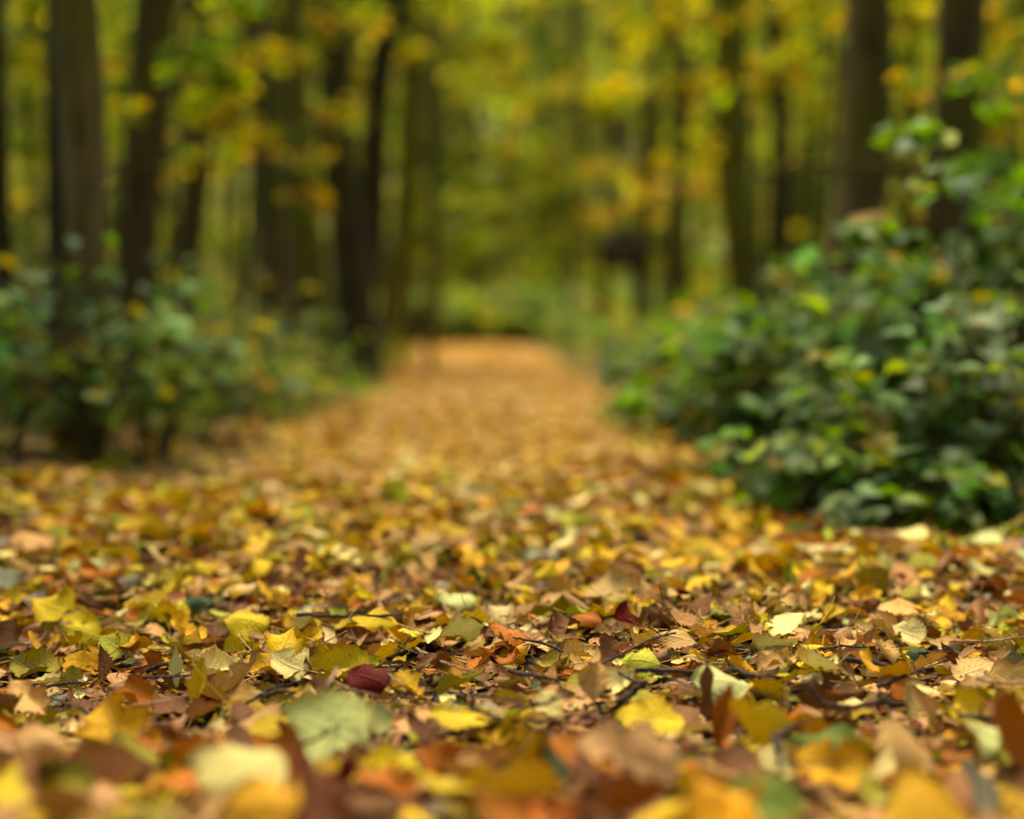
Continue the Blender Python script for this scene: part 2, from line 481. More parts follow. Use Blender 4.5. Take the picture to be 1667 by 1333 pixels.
# crumbs: torn fragments, loose stalks and bits of dark soil between the leaves
mb = MB(); g = np.random.default_rng(77)
N = 9000
y = g.uniform(1.2, 3.6, N); x = g.uniform(-1, 1, N) * (0.34 * y + 0.2)
z = gz(x, y) + 0.006 + g.random(N) * 0.018
C, _ = pick(NEAR_N, [6, 5, 3, 12, 2, 20, 14, 30, 5, 4, 0, 1, 4], N, 0.3, g)
scatter(mb, [leaf_tpl('pointed', 3, 2, 1.5, 2, 0.3, 0.15, 0.5, g=g) for _ in range(8)], np.stack([x, y, z], -1),
        rots(g.uniform(0, 6.28, N), g.normal(0, 0.5, N), g.normal(0, 0.5, N)), np.exp(g.normal(-4.5, 0.4, N)), C, g=g)
for k in range(900):
    yy = g.uniform(1.4, 3.2); xx = g.uniform(-1, 1) * (0.33 * yy + 0.1); a = g.uniform(0, 6.28); L = g.uniform(0.015, 0.05)
    t = np.linspace(0, 1, 5)[:, None]
    p0 = np.array([xx, yy, float(gz(xx, yy)) + g.uniform(0.008, 0.026)])
    d = np.array([math.cos(a), math.sin(a), g.normal(0, 0.25)]) * L
    cv = np.array([-math.sin(a), math.cos(a), 0.3]) * L * g.normal(0, 0.25)
    tube(mb, p0 + d * t + cv * (t * (1 - t)), 0.0007 + 0.0005 * g.random(), 4,
         C=PAL[['tan', 'brown', 'cream', 'pinkish brown'][k % 4]], r=g.random(), cap=False)
tag(mb.build('litter_debris', M_LEAF), 'torn leaf crumbs, stalks and dark soil bits between the fallen leaves', 'leaf debris', kind='stuff')

# ------------------------------------------------------------------ individual fallen leaves
POSE = {  # bend, cup, fold, wave, twist
    'flat':      (0.25, 0.5, 0.05, 0.05, 0.2),
    'cupped':    (0.8, 2.4, 0.1, 0.05, 0.2),
    'arched':    (-0.7, -1.0, -0.15, 0.08, 0.3),
    'curled':    (1.0, 4.6, 0.2, 0.07, 0.7),
    'rolled':    (0.3, 8.5, 0.0, 0.04, 0.3),
    'folded':    (0.5, 0.8, 0.95, 0.04, 0.2),
    'wavy':      (0.7, 1.0, 0.1, 0.13, 1.1),
    'twisted':   (0.8, 1.5, 0.3, 0.07, 2.2),
}
shape_word = {'round': 'round', 'heart': 'heart-shaped', 'oval': 'oval', 'pointed': 'pointed', 'narrow': 'narrow', 'lobed': 'lobed'}

LEAVES = []   # records
def fallen_leaf(px, py, L, colour, shape, pose, yaw, pitch, roll, label=None, dz=0.012, stalk=True, seed=0, cj=0.08, mark=None, group=None):
    g = np.random.default_rng(5000 + seed)
    b, c, f, w, t = POSE[pose]
    k = 1 + g.normal(0, 0.15)
    V, Q, UV, base = leaf_tpl(shape, 18, 8, b * k, c * k, f, w, t * g.choice([-1, 1]), serr=0.07, g=g, tear=0.5)
    R = rots(math.radians(yaw), math.radians(pitch), math.radians(roll))[0]
    W = V @ R.T * L
    lift = -W[:, 2].min()
    P = ground_hit(px, py, dz + lift * 0.85)
    C = np.array({'green': (0.12, 0.165, 0.018), 'lime': (0.40, 0.39, 0.03), 'dark green': (0.05, 0.09, 0.03)}.get(colour, PAL[colour])) * np.exp(g.normal(0, cj)) * np.exp(g.normal(0, cj * 0.4, 3))
    mb = MB(); mb.add(W, Q, UV, np.clip(C, 0, 0.85), g.random())
    o = mb.build('fallen_leaf', M_LEAF)
    o.location = P
    if stalk:
        bw = R @ base * L
        d = R @ (base - V[4 + 9]) ; d = d / (np.linalg.norm(d) + 1e-9)
        n = R @ np.array([g.normal(0, .5), 0, abs(g.normal(0, .5)) ])
        LL = L * (0.4 + 0.3 * g.random())
        tt = np.linspace(0, 1, 7)[:, None]
        pts = bw + d * LL * tt + n * LL * 0.25 * tt ** 2
        sb = MB(); tube(sb, pts, np.linspace(0.0011, 0.0008, 7), 5, C=np.clip(C * 0.9 + 0.03, 0, .8), r=g.random())
        sb.build('stalk', M_LEAF, o)
    LEAVES.append(dict(o=o, P=P, px=px, py=py, colour=colour, shape=shape, pose=pose, label=label, mark=mark, L=L, hero=label is not None))
    return o

H = [
 # px, py, length, colour, shape, pose, yaw, pitch, roll, label, mark
 (598,1101,.058,'dark red','round','arched',70,12,-38,'dark red round leaf standing out among tan leaf scraps','dark red leaf'),
 (1043,1074,.052,'lime','round','arched',80,5,-45,'bright lime round leaf behind the long dark twig','bright lime leaf'),
 (1177,1166,.075,'rusty orange','pointed','folded',-35,62,30,'rusty orange pointed leaf standing on edge beside a brown strip','upright rusty leaf'),
 (1150,1128,.065,'brown','narrow','rolled',-8,74,0,'brown rolled leaf standing upright beside the rusty orange one',None),
 (1172,1106,.072,'pale green','round','arched',75,6,-30,'pale green domed leaf just behind the upright rusty leaf',None),
 (893,1146,.038,'cream','lobed','flat',40,35,-25,'small jagged cream leaf beside the bent dark twig','jagged cream leaf'),
 (1000,1112,.060,'cream','pointed','cupped',-60,20,45,'pale fan-shaped leaf leaning on the pointed grey stick','pale fan-shaped leaf'),
 (1058,1172,.085,'yellow','round','flat',85,6,-22,'broad flat yellow leaf in front of the pointed grey stick','broad flat yellow leaf'),
 (962,1098,.070,'tan','oval','twisted',-10,62,50,'tan twisted leaf standing upright beside the pale fan-shaped leaf','tan twisted leaf'),
 (985,1060,.050,'brown','round','cupped',10,60,8,'dark brown round leaf propped against the thin forked twig','propped brown leaf'),
 (1045,1140,.050,'lime','oval','flat',20,22,-10,'lime yellow oval leaf under the tip of the pointed grey stick',None),
 (1122,1194,.062,'cream','oval','wavy',-80,12,-25,'cream wavy oval leaf lying before the upright rusty leaf',None),
 (520,1178,.092,'pale green','heart','flat',75,20,-48,'large pale green leaf raised on the litter heap before the dark red one','large pale green leaf'),
 (613,1170,.042,'pale green','round','cupped',10,55,20,'small pale round leaf upright beside the large pale green leaf',None),
 (45,1087,.066,'olive','heart','wavy',70,14,-30,'speckled olive heart-shaped leaf with a tiny twig across it','speckled olive leaf'),
 (163,1082,.055,'brown','pointed','folded',20,55,20,'dark brown folded leaf peaked like a tent behind red bark bits','dark brown tent leaf'),
 (90,1108,.090,'cream','narrow','rolled',-70,4,0,'long cream leaf rolled tight like a pale stick',None),
 (117,1102,.032,'olive','round','flat',5,70,10,'small olive round leaf upright over the rolled cream leaf',None),
 (287,1086,.056,'pale green','narrow','rolled',8,76,0,'narrow grey-green leaf standing upright like a splinter','upright splinter leaf'),
 (325,1112,.062,'yellow','oval','folded',-14,66,10,'yellow folded leaf standing upright beside the splinter-like one','upright yellow folded leaf'),
 (400,1008,.070,'yellow','round','arched',85,8,-30,'bright yellow round leaf behind a scatter of tan leaves','bright yellow domed leaf'),
 (222,1043,.054,'golden','pointed','arched',-70,8,-35,'golden pointed leaf lying beside a pale lime leaf','golden pointed leaf'),
 (182,1048,.050,'lime','heart','flat',60,22,-35,'pale lime heart-shaped leaf beside the golden pointed leaf',None),
 (612,1006,.072,'yellow','oval','arched',80,6,-30,'broad yellow oval leaf with a pale lower edge behind dark red leaf','broad yellow oval leaf'),
 (750,1032,.082,'pale green','heart','wavy',-75,10,-32,'green mottled heart-shaped leaf, greyish at its upper edge','mottled green leaf'),
 (655,1057,.066,'yellow','heart','flat',-65,14,-28,'yellow heart-shaped leaf crossed by a thin forked stalk',None),
 (785,1078,.056,'rusty orange','pointed','cupped',-50,28,-20,'orange pointed leaf propped up between the mottled green and yellow crumpled leaves','propped orange leaf'),
 (748,1116,.066,'olive','oval','twisted',-72,18,-25,'crumpled yellow-olive leaf above a patch of dark soil','crumpled olive leaf'),
 (660,1117,.050,'golden','lobed','wavy',50,20,-15,'torn golden leaf just beside the dark red one',None),
 (467,1080,.056,'cream','heart','wavy',65,20,-30,'cream heart-shaped leaf with a curled rim beside mottled golden leaf',None),
 (436,1084,.050,'golden','round','wavy',40,25,-22,'mottled golden round leaf beside the curled cream leaf','mottled golden leaf'),
 (528,1132,.060,'cream','pointed','wavy',-75,6,-15,'cream pointed leaf lying before the dark red leaf',None),
 (483,1133,.046,'golden','oval','cupped',80,0,-10,'small golden boat-shaped leaf tucked beside the cream pointed leaf',None),
 (752,1168,.078,'yellow','oval','flat',80,6,-20,'yellow oval leaf lying under the bent dark twig',None),
 (185,1185,.090,'golden','lobed','wavy',30,30,-15,'large crumpled golden leaf blurred on the heap','large crumpled golden leaf'),
 (218,1132,.060,'rusty orange','heart','wavy',20,30,0,'rusty orange crumpled leaf behind the large golden crumpled one',None),
 (1478,1142,.048,'cream','pointed','folded',-8,62,15,'whitish folded leaf peaked like a tent among tan leaves','whitish tent leaf'),
 (1503,1152,.052,'tan','pointed','folded',35,48,-25,'tan folded leaf leaning against the whitish tent-like leaf',None),
 (1463,1116,.052,'rusty orange','pointed','arched',45,30,-20,'light rust pointed leaf just behind the whitish tent-like leaf',None),
 (1505,1085,.072,'tan','oval','cupped',-70,16,-35,'smooth tan boat-shaped leaf with a dark shadow beneath','tan boat-shaped leaf'),
 (1424,1108,.052,'golden','pointed','flat',-85,6,-20,'golden pointed leaf lying flat beside the light rust leaf',None),
 (1498,1064,.036,'dark green','round','arched',80,10,-40,'small teal green round leaf on the brown litter','small teal green leaf'),
 (1300,1096,.064,'yellow','narrow','flat',-80,6,-20,'thin yellow leaf lying flat before the greyish curled leaves','thin yellow leaf'),
 (1374,1084,.056,'pinkish brown','narrow','curled',25,48,0,'pinkish brown curled leaf leaning upright behind the thin yellow leaf',None),
 (1396,1147,.056,'cream','pointed','wavy',-78,5,-18,'cream ragged leaf lying beside crossed dark twigs',None),
 (1357,1207,.088,'green','oval','arched',85,6,-32,'large green leaf blurred on the heap over an orange one','large green leaf'),
 (1345,1255,.085,'golden','heart','wavy',70,18,-30,'orange-yellow leaf directly under the large green leaf',None),
 (372,1246,.085,'cream','heart','arched',75,8,-34,'large cream leaf lying blurred on the heap','large cream leaf'),
 (762,1276,.105,'yellow','oval','arched',-118,-8,-24,'long bright yellow tongue-shaped leaf blurred at the very front','yellow tongue-shaped leaf'),
 (465,1238,.068,'rusty orange','oval','cupped',-12,55,8,'rusty orange leaf standing up between cream and yellow tongue-shaped leaves',None),
 (440,1305,.075,'golden','round','arched',80,10,-32,'golden round leaf at the front below the upright rusty orange one',None),
 (1020,1242,.100,'pinkish brown','lobed','wavy',75,16,-30,'broad pinkish brown leaf blurred on the heap','broad pinkish brown leaf'),
 (1100,1308,.085,'yellow','heart','arched',-80,8,-26,'yellow heart-shaped leaf at the front below the pinkish brown one',None),
 (1235,1312,.080,'green','round','flat',60,14,-30,'soft green round leaf at the very front edge of the litter',None),
 (1430,1270,.085,'cream','narrow','curled',-38,22,-10,'pale yellow curled leaf arching over an orange gold leaf',None),
 (1510,1308,.090,'golden','heart','arched',20,38,-10,'large orange gold heart-shaped leaf at the very front','large orange gold leaf'),
 (1592,1290,.060,'grey','oval','cupped',15,50,15,'pale grey leaf standing beside the large orange gold leaf',None),
 (60,1300,.115,'pinkish brown','oval','arched',-80,6,-24,'long brown leaf blurred in the very front corner','long brown corner leaf'),
 (62,1200,.060,'tan','lobed','arched',70,14,-32,'orange tan lobed leaf over a dark hollow','orange tan lobed leaf'),
 (312,1168,.085,'pinkish brown','oval','wavy',-60,15,-25,'long pinkish tan leaf sloping beside a small bright green one',None),
 (356,1167,.030,'green','heart','folded',40,40,0,'small bright green folded leaf on the pinkish tan one','small bright green leaf'),
 (1266,1240,.052,'cream','round','wavy',60,24,-30,'cream crumpled round leaf beside the large green leaf',None),
 (1643,1205,.095,'rusty orange','oval','curled',6,72,10,'tall rusty leaf standing upright at the edge of the view','tall upright rusty leaf'),
 (1600,1200,.046,'pale green','round','wavy',40,40,-10,'pale crumpled leaf beside the tall upright rusty leaf',None),
 (1470,1203,.068,'tan','heart','arched',30,35,-5,'golden tan heart-shaped leaf raised between green and pale crumpled leaves',None),
 (905,1246,.040,'dark green','oval','flat',50,50,10,'dark green leaf poking up behind the pinkish brown leaf',None),
 (1478,1030,.052,'cream','round','wavy',60,18,-34,'pale cream leaf beyond the small teal green leaf','pale cream leaf'),
 (745,972,.070,'pale green','oval','arched',80,6,-24,'pale grey-green leaf beyond the mottled green one',None),
 (1216,1041,.052,'golden','pointed','flat',-75,10,-30,'golden pointed leaf beyond the pale green domed leaf',None),
 (1100,1036,.064,'tan','oval','arched',80,8,-26,'smooth tan oval leaf behind the thin forked twig',None),
 (955,1005,.050,'rusty orange','oval','arched',75,8,-30,'rust coloured domed leaf far behind the propped brown leaf',None),
 (80,986,.078,'yellow','heart','wavy',65,12,-28,'large yellow heart-shaped leaf beyond the speckled olive leaf','large yellow heart-shaped leaf'),
 (180,976,.066,'cream','narrow','cupped',-85,4,-12,'cream narrow leaf lying beyond the golden pointed leaf',None),
 (325,976,.052,'dark green','oval','arched',70,10,-30,'dark green oval leaf lying behind the bright yellow domed leaf','dark green oval leaf'),
 (22,1052,.056,'grey','pointed','flat',-60,8,-20,'grey leaf lying behind the speckled olive leaf',None),
 (12,942,.052,'grey','round','flat',30,40,-10,'pale grey leaf tilted up beyond the large yellow heart-shaped leaf',None),
]
for i, h in enumerate(H):
    h = list(h); h[2] *= 0.98 if h[1] > 1165 else 1.02
    fallen_leaf(*h[:9], label=h[9], mark=h[10], seed=i, dz=0.022)

# ordinary leaves filling the same zone: each with a kind, colour and pose of its own
gh = np.random.default_rng(321)
taken = [(l['px'], l['py'], l['L']) for l in LEAVES]
COLN = [c for c in NEAR_N]
tries = 0
poses = list(POSE)
while len(LEAVES) < 298 and tries < 20000:
    tries += 1
    py = 985 + 348 * gh.random() ** 0.9
    px = gh.uniform(-5, 1672)
    near = (py - 960) / 370
    need = 24 + 26 * near
    if any(abs(px - a) < need * 1.1 and -need * 0.45 < py - b < need * (1.5 if k < len(H) else 0.5) for k, (a, b, _) in enumerate(taken)): continue
    HW = np.array([10, 12, 1.5, 4, 1, 17, 13, 24, 13, 6, .8, .5, 1]) if py > 1190 else np.array(NEAR_W)
    cn = gh.choice(COLN, p=HW / HW.sum())
    sh = gh.choice(SH, p=SHW)
    ps = gh.choice(poses, p=[.18, .15, .16, .13, .06, .10, .14, .08])
    L = (0.052 + 0.020 * near) * math.exp(gh.normal(0, 0.22))
    if cn == 'dark red': L *= 0.55
    if ps in ('folded', 'rolled', 'curled') and gh.random() < 0.35:
        pit, rol = gh.uniform(20, 55), gh.uniform(-30, 30)
    else:
        pit, rol = gh.normal(6, 12), gh.normal(-6, 16)
    fallen_leaf(px, py, L, str(cn), str(sh), str(ps), gh.uniform(0, 360), pit, rol, seed=900 + len(LEAVES),
                stalk=gh.random() < 0.55, dz=0.012 + 0.01 * gh.random(), cj=0.15)
    taken.append((px, py, L))

marks = [l for l in LEAVES if l['mark']]
posew = {'flat': 'lying flat', 'cupped': 'cupped upwards', 'arched': 'arched like a dome', 'curled': 'with curled sides', 'rolled': 'rolled up',
         'folded': 'folded lengthwise', 'wavy': 'with a wavy rim', 'twisted': 'twisted'}
used = set(l['label'] for l in LEAVES if l['label'])
def rel(l, m):
    dx, dy = l['px'] - m['px'], (l['py'] - m['py']) * 2.0
    if abs(dx) > abs(dy): return 'beside'
    return 'in front of' if dy > 0 else 'behind'
for l in LEAVES:
    if not l['label']:
        ms = sorted(marks, key=lambda m: math.hypot(l['px'] - m['px'], 2 * (l['py'] - m['py'])))
        cands = []
        size = 'small ' if l['L'] < 0.047 else ('big ' if l['L'] > 0.066 else '')
        core = f"{l['colour']} {shape_word[l['shape']]} leaf {posew[l['pose']]}"
        for a in ms[:3]:
            cands.append(f"{core} {rel(l, a)} the {a['mark']}")
            cands.append(f"{size}{core} {rel(l, a)} the {a['mark']}")
        cands.append(f"{core} between {ms[0]['mark']} and {ms[1]['mark']}")
        cands += [f"{l['colour']} {shape_word[l['shape']]} leaf between {ms[i]['mark']} and {ms[j]['mark']}" for i, j in ((0, 1), (0, 2), (1, 2))]
        for c in cands:
            if c not in used and len(c.split()) <= 16: break
        l['label'] = c; used.add(c)
    tag(l['o'], l['label'], 'leaf', 'fallen leaves lying on the litter')

# ------------------------------------------------------------------ litter under and around them
HERO = [(l['P'][0], l['P'][1], l['L']) for l in LEAVES if l['hero']]
mb = MB()
UNDER_W = [8, 8, 3, 3, 1, 22, 18, 26, 8, 7, 1, 1, 2]
band(mb, 0.75, 1.7, 900, T_FLAT, NEAR_N, UNDER_W, 0.010, 0.12, 0.062, seed=1)
band(mb, 0.75, 1.7, 420, T_NEAR, NEAR_N, [9, 10, 1, 3, 1, 16, 14, 26, 14, 6, .5, .8, 1], 0.030, 0.38, 0.062, seed=2)
band(mb, 1.7, 3.0, 1200, T_FLAT, NEAR_N, UNDER_W, 0.010, 0.16, 0.046, seed=3)
band(mb, 1.7, 3.0, 760, T_NEAR, NEAR_N, [w_ * (1.35 if i_ in (0, 1, 3) else 1) for i_, w_ in enumerate(NEAR_W)], 0.030, 0.42, 0.051, seed=4)
band(mb, 3.0, 4.6, 420, T_MID, NEAR_N, UNDER_W, 0.010, 0.15, 0.062, seed=5)
MID_W = [26, 22, 5, 11, 2, 22, 9, 5, 4, 6, 1, .2, 1]
band(mb, 3.0, 4.6, 800, T_MID, NEAR_N, MID_W, 0.035, 0.36, 0.063, seed=6)
band(mb, 4.6, 8.0, 760, T_MID, NEAR_N, [a * .3 + b * .7 for a, b in zip(MID_W, FAR_W)], 0.020, 0.16, 0.055, side=0.45, seed=7)
band(mb, 8.0, 16., 230, T_FAR, NEAR_N, FAR_W, 0.022, 0.14, 0.078, side=0.25, seed=8)
band(mb, 16., 31., 110, T_FAR, NEAR_N, FAR_W, 0.022, 0.14, 0.095, side=0.15, seed=9)
tag(mb.build('leaf_litter', M_LEAF), 'thick layer of yellow, brown and tan fallen leaves covering the path', 'leaf litter', kind='stuff')

# ------------------------------------------------------------------ twigs on the ground
def twig(pts, r0, r1, label, pale=False, spurs=(), seed=0):
    """pts: (px, py, height above litter) along the twig"""
    g = np.random.default_rng(seed)
    P = np.array([ground_hit(a, b, 0.040 + h) for a, b, h in pts])
    # resample smoothly
    t = np.linspace(0, len(P) - 1, 26); k = np.clip(t.astype(int), 0, len(P) - 2); f = (t - k)[:, None]
    f = f * f * (3 - 2 * f) * 0.5 + f * 0.5
    Q = P[k] * (1 - f) + P[k + 1] * f
    Q += g.normal(0, 0.0006, Q.shape)
    mb = MB(); org = Q.mean(0)
    rad = 1.3 * np.linspace(r0, r1, 26) * (1 + 0.12 * np.sin(np.arange(26) * 1.9) ** 4)
    tube(mb, Q, rad, 8, jit=0.05)
    o = mb.build('twig', M_TWIGP if pale else M_TWIG, origin=org)
    for (s, dx, dy, dz) in spurs:
        i = int(s * 25); tt = np.linspace(0, 1, 8)[:, None]
        q = Q[i] + np.array([dx, dy, dz]) * tt + np.array([0, 0, 0.2 * abs(dx) + 0.003]) * tt * (1 - tt) + g.normal(0, .0004, (8, 3)) * tt
        m2 = MB(); tube(m2, q, np.linspace(rad[i] * 0.7, r1 * 0.5, 8), 6)
        b = m2.build('side_shoot', M_TWIGP if pale else M_TWIG, o)
        co = np.array([v.co[:] for v in b.data.vertices]) - org
        b.data.vertices.foreach_set('co', co.astype(np.float32).ravel())
    tag(o, label, 'twig', 'twigs lying among the fallen leaves')
    return o

twig([(770,1133,.02),(768,1152,.004),(800,1166,.004),(850,1176,.002),(905,1172,.0)], .0022, .0016, 'bent dark twig hooked up at one end before the jagged cream leaf', spurs=((.35,-.03,.01,.004),), seed=1)
twig([(1008,1143,.004),(1030,1128,.012),(1052,1109,.03)], .0036, .0026, 'short pointed grey stick rising beside the pale fan-shaped leaf', seed=2)
twig([(1020,1090,.006),(1075,1092,.006),(1140,1093,.004)], .0026, .002, 'straight dark twig lying before the bright lime leaf', spurs=((.9,.02,.015,.004),), seed=3)
twig([(975,1082,.004),(1020,1060,.014),(1060,1040,.022),(1100,1030,.02)], .0016, .0009, 'long thin reddish twig with a forked tip behind the bright lime leaf', spurs=((.8,-.02,.01,.014),(.85,.02,.01,.01)), seed=4)
twig([(828,1092,.006),(865,1099,.008),(912,1108,.003)], .0024, .0018, 'dark knobbly twig behind the jagged cream leaf', spurs=((.6,-.01,.012,.012),), seed=5)
twig([(700,1150,.006),(760,1158,.006),(830,1163,.006)], .0009, .0006, 'very thin dark stalk crossing the yellow leaf under the bent twig', seed=6)
twig([(240,1092,.006),(262,1082,.012),(300,1078,.006)], .0026, .002, 'thick black twig end behind the upright splinter leaf', seed=7)
twig([(1560,1166,.004),(1620,1172,.005),(1660,1180,.003)], .0028, .002, 'rough dark twig lying by the tall upright rusty leaf', spurs=((.3,.004,.0,.02),(.1,-.02,.01,.012)), seed=8)
twig([(1310,1112,.03),(1330,1132,.014),(1345,1145,.004)], .0016, .0014, 'dark curved twig sticking up beside the curled greyish leaves', seed=9)
twig([(1340,1146,.004),(1390,1152,.005),(1430,1142,.008),(1450,1132,.014)], .0026, .002, 'dark crooked twig leading to the whitish tent leaf', spurs=((.7,.005,.01,.03),), seed=10)
twig([(1370,1072,.004),(1430,1080,.006),(1470,1094,.002)], .0028, .002, 'dark flat twig behind the golden leaf and tan boat-shaped leaf', seed=11)
twig([(425,1135,.006),(452,1125,.006),(480,1128,.004)], .0022, .0015, 'black curved twig before the mottled golden leaf', spurs=((.5,.0,.01,.02),), seed=12)
twig([(520,1150,.004),(535,1112,.03),(548,1088,.03)], .0018, .0012, 'brown twig leaning upright beside the dark red leaf', pale=True, seed=13)
twig([(545,1110,.006),(575,1124,.008),(615,1132,.004)], .0010, .0007, 'pale straw-like stalk lying before the dark red leaf', pale=True, seed=14)
twig([(630,1095,.008),(645,1108,.010),(660,1116,.006)], .0010, .0007, 'pale thin stalk behind the torn golden leaf', pale=True, seed=15)
twig([(640,1070,.01),(655,1052,.02),(668,1035,.03)], .0011, .0007, 'thin dark forked stalk standing over the yellow heart-shaped leaf', spurs=((.4,-.012,.0,.012),), seed=16)
twig([(25,1068,.02),(45,1082,.02),(62,1098,.012)], .0007, .0005, 'hair-thin dark twig lying across the speckled olive leaf', spurs=((.4,.006,.0,.016),), seed=17)
twig([(1590,1105,.008),(1625,1112,.01),(1668,1110,.012)], .0018, .0012, 'pale curved stalk lying near the edge behind the tan boat-shaped leaf', pale=True, seed=18)
twig([(1195,1090,.006),(1225,1100,.006),(1262,1108,.004)], .0026, .0018, 'dark twig in shadow behind the pale green domed leaf', seed=19)
twig([(1290,1185,.002),(1262,1200,.008),(1268,1220,.012)], .0035, .0025, 'thick brown root-like twig curving over a dark hollow', spurs=((.3,.03,.0,.012),), seed=20)
twig([(915,1060,.004),(880,1045,.008),(835,1038,.004)], .0018, .001, 'thin dark twig behind the tan twisted leaf', seed=21)
twig([(485,1000,.004),(560,1004,.004),(640,1002,.004)], .0022, .0015, 'long dark twig lying before the broad yellow oval leaf', seed=22)

gtw = np.random.default_rng(55)
tw_words = ['thin brown twig', 'short dark twig', 'crooked black twig', 'pale dry stalk', 'fine reddish twig', 'stubby grey twig']
for k in range(22):
    cx_ = 40 + 1600 * ((k + 0.5) / 22) + gtw.normal(0, 25); cy_t = gtw.choice([gtw.uniform(1050, 1160), gtw.uniform(1160, 1240), gtw.uniform(960, 1050)], p=[.6, .22, .18])
    ln = gtw.uniform(22, 62); sl = gtw.normal(0, 10)
    m = min(marks, key=lambda q: math.hypot(q['px'] - cx_, 2 * (q['py'] - cy_t)))
    twig([(cx_ - ln, cy_t - sl, .0), (cx_, cy_t + gtw.normal(0, 5), gtw.uniform(0, .012)), (cx_ + ln, cy_t + sl, gtw.uniform(-.006, .01))],
         gtw.uniform(.0010, .0026), .0008, f"{tw_words[k % 6]} lying {rel(dict(px=cx_, py=cy_t), m)} the {m['mark']}" + ('' if k % 2 else ', slightly bowed'), pale=(k % 6 == 3),
         spurs=((gtw.uniform(.3, .8), gtw.normal(0, .012), gtw.normal(0, .012), gtw.uniform(.0, .014)),), seed=300 + k)

# ------------------------------------------------------------------ trees
def trunk_pts(x, y, topx, H, g, n=30, wob=0.02):
    t = np.linspace(0, 1, n)
    z0 = float(gz(x, y)) - 0.08
    P = np.stack([x + (topx - x) * t, np.full(n, y), z0 + H * t], -1)
    P[:, 0] += wob * np.sin(t * 6 + g.random() * 6) ; P[:, 1] += wob * np.sin(t * 5 + g.random() * 6)
    return P

CROWNS = []
gc = np.random.default_rng(4)
T_CROWN = [leaf_tpl(s, 2, 2, b, c, 0.2, 0.05, 0.3, g=gc) for s in ('oval', 'round', 'pointed') for b, c in ((0.8, 1), (-1, -1))]
for k in range(4):
    mb = MB(); N = 1300
    # leaf clumps on a rough ellipsoid of boughs
    nc = 60
    cl = gc.normal(0, 1, (nc, 3)); cl /= np.linalg.norm(cl, axis=1)[:, None]; cl *= gc.uniform(0.35, 1.0, (nc, 1)) ** 0.6
    cl *= np.array([2.1, 2.1, 3.2])
    idx = gc.integers(0, nc, N)
    p = cl[idx] + gc.normal(0, 1, (N, 3)) * np.array([0.42, 0.42, 0.22])
    C, _ = pick(['lime', 'yellow', 'olive', 'green', 'golden'], [5, 5, 4, 5, 2], N, 0.2, gc)
    scatter(mb, T_CROWN, p, rots(gc.uniform(0, 6.28, N), gc.normal(-0.3, 0.4, N), gc.normal(0, 0.5, N)), 0.17, C * 0.7, g=gc)
    CROWNS.append(mb.mesh('crown'))
    CROWNS[-1].materials.append(M_CROWN)

def tree(px, py0, pxtop, Y, wpx, kind, label, H=13, crown=True, group=None, seed=0, crowndx=0.0, cz=None):
    """trunk seen at column px at its base and pxtop at the top of the photo; wpx = width in photo pixels"""
    g = np.random.default_rng(seed)
    a = at(px, HZ, Y); b = at(pxtop, 0, Y)
    slope = (b[0] - a[0]) / (b[2] - a[2])
    x0 = a[0] - slope * a[2]
    base = np.array([x0, Y, float(gz(x0, Y))])
    r = wpx / F * Y / 2
    n = 46
    P = trunk_pts(x0, Y, x0 + slope * min(H, 9), H, g, n, wob=r * 0.6)
    t = np.linspace(0, 1, n)
    rad = r * (1.06 - 0.75 * t) * (1 + 0.45 * np.exp(-t * H / 0.18))
    rad = rad * (1 + 0.06 * np.sin(t * 23 + g.random() * 6) + 0.05 * np.sin(t * 61 + g.random() * 6) + g.normal(0, 0.02, n))
    P[:, 0] += r * 0.5 * np.sin(t * 15 + g.random() * 6) * np.minimum(1, t * 8)
    root = empty('tree', base)
    mb = MB()
    nn = 20
    tube(mb, P, rad, nn, jit=0.03)
    for k in range(6):
        i = int(n * (0.5 + 0.07 * k)); aa = g.uniform(0, 6.28); L = g.uniform(1.2, 2.4)
        tt = np.linspace(0, 1, 8)[:, None]
        q = P[i] + np.array([math.cos(aa), math.sin(aa), 0.5]) * L * tt + np.array([0, 0, 0.5]) * tt ** 2
        tube(mb, q, np.linspace(rad[i] * 0.5, rad[i] * 0.12, 8), 7)
    for k in range(int(g.integers(2, 5)) if Y < 22 else 2):   # thin side boughs and broken stubs low on the trunk
        i = int(n * g.uniform(0.06, 0.36)); aa = g.choice([0, PI]) + g.normal(0, 0.7); L = g.choice([g.uniform(0.1, 0.3), g.uniform(0.5, 1.3)])
        tt = np.linspace(0, 1, 9)[:, None]
        q = P[i] + np.array([math.cos(aa), math.sin(aa), g.uniform(0.1, 0.9)]) * L * tt + np.array([0, 0, g.uniform(-.3, .4)]) * L * tt ** 2 + g.normal(0, .012, (9, 3)) * tt
        tube(mb, q, np.linspace(rad[i] * 0.28, rad[i] * 0.07, 9), 6)
    o = mb.build('trunk', BARK[kind], root, origin=base)
    if crown:
        c = bpy.data.objects.new('crown', CROWNS[seed % 4]); col.objects.link(c); c.parent = root
        c.location = P[int(n * 0.72)] - base + np.array([math.copysign(max(0, 3.4 - abs(P[int(n * 0.72)][0] - path_c(Y))), x0 - path_c(Y)), 0, 0]); c.rotation_euler = (0, 0, g.uniform(0, 6.28))
        s = g.uniform(0.85, 1.15); c.scale = (s, s, s)
        if cz: c.location.z = cz
    tag(root, label, 'tree', group)
    return root

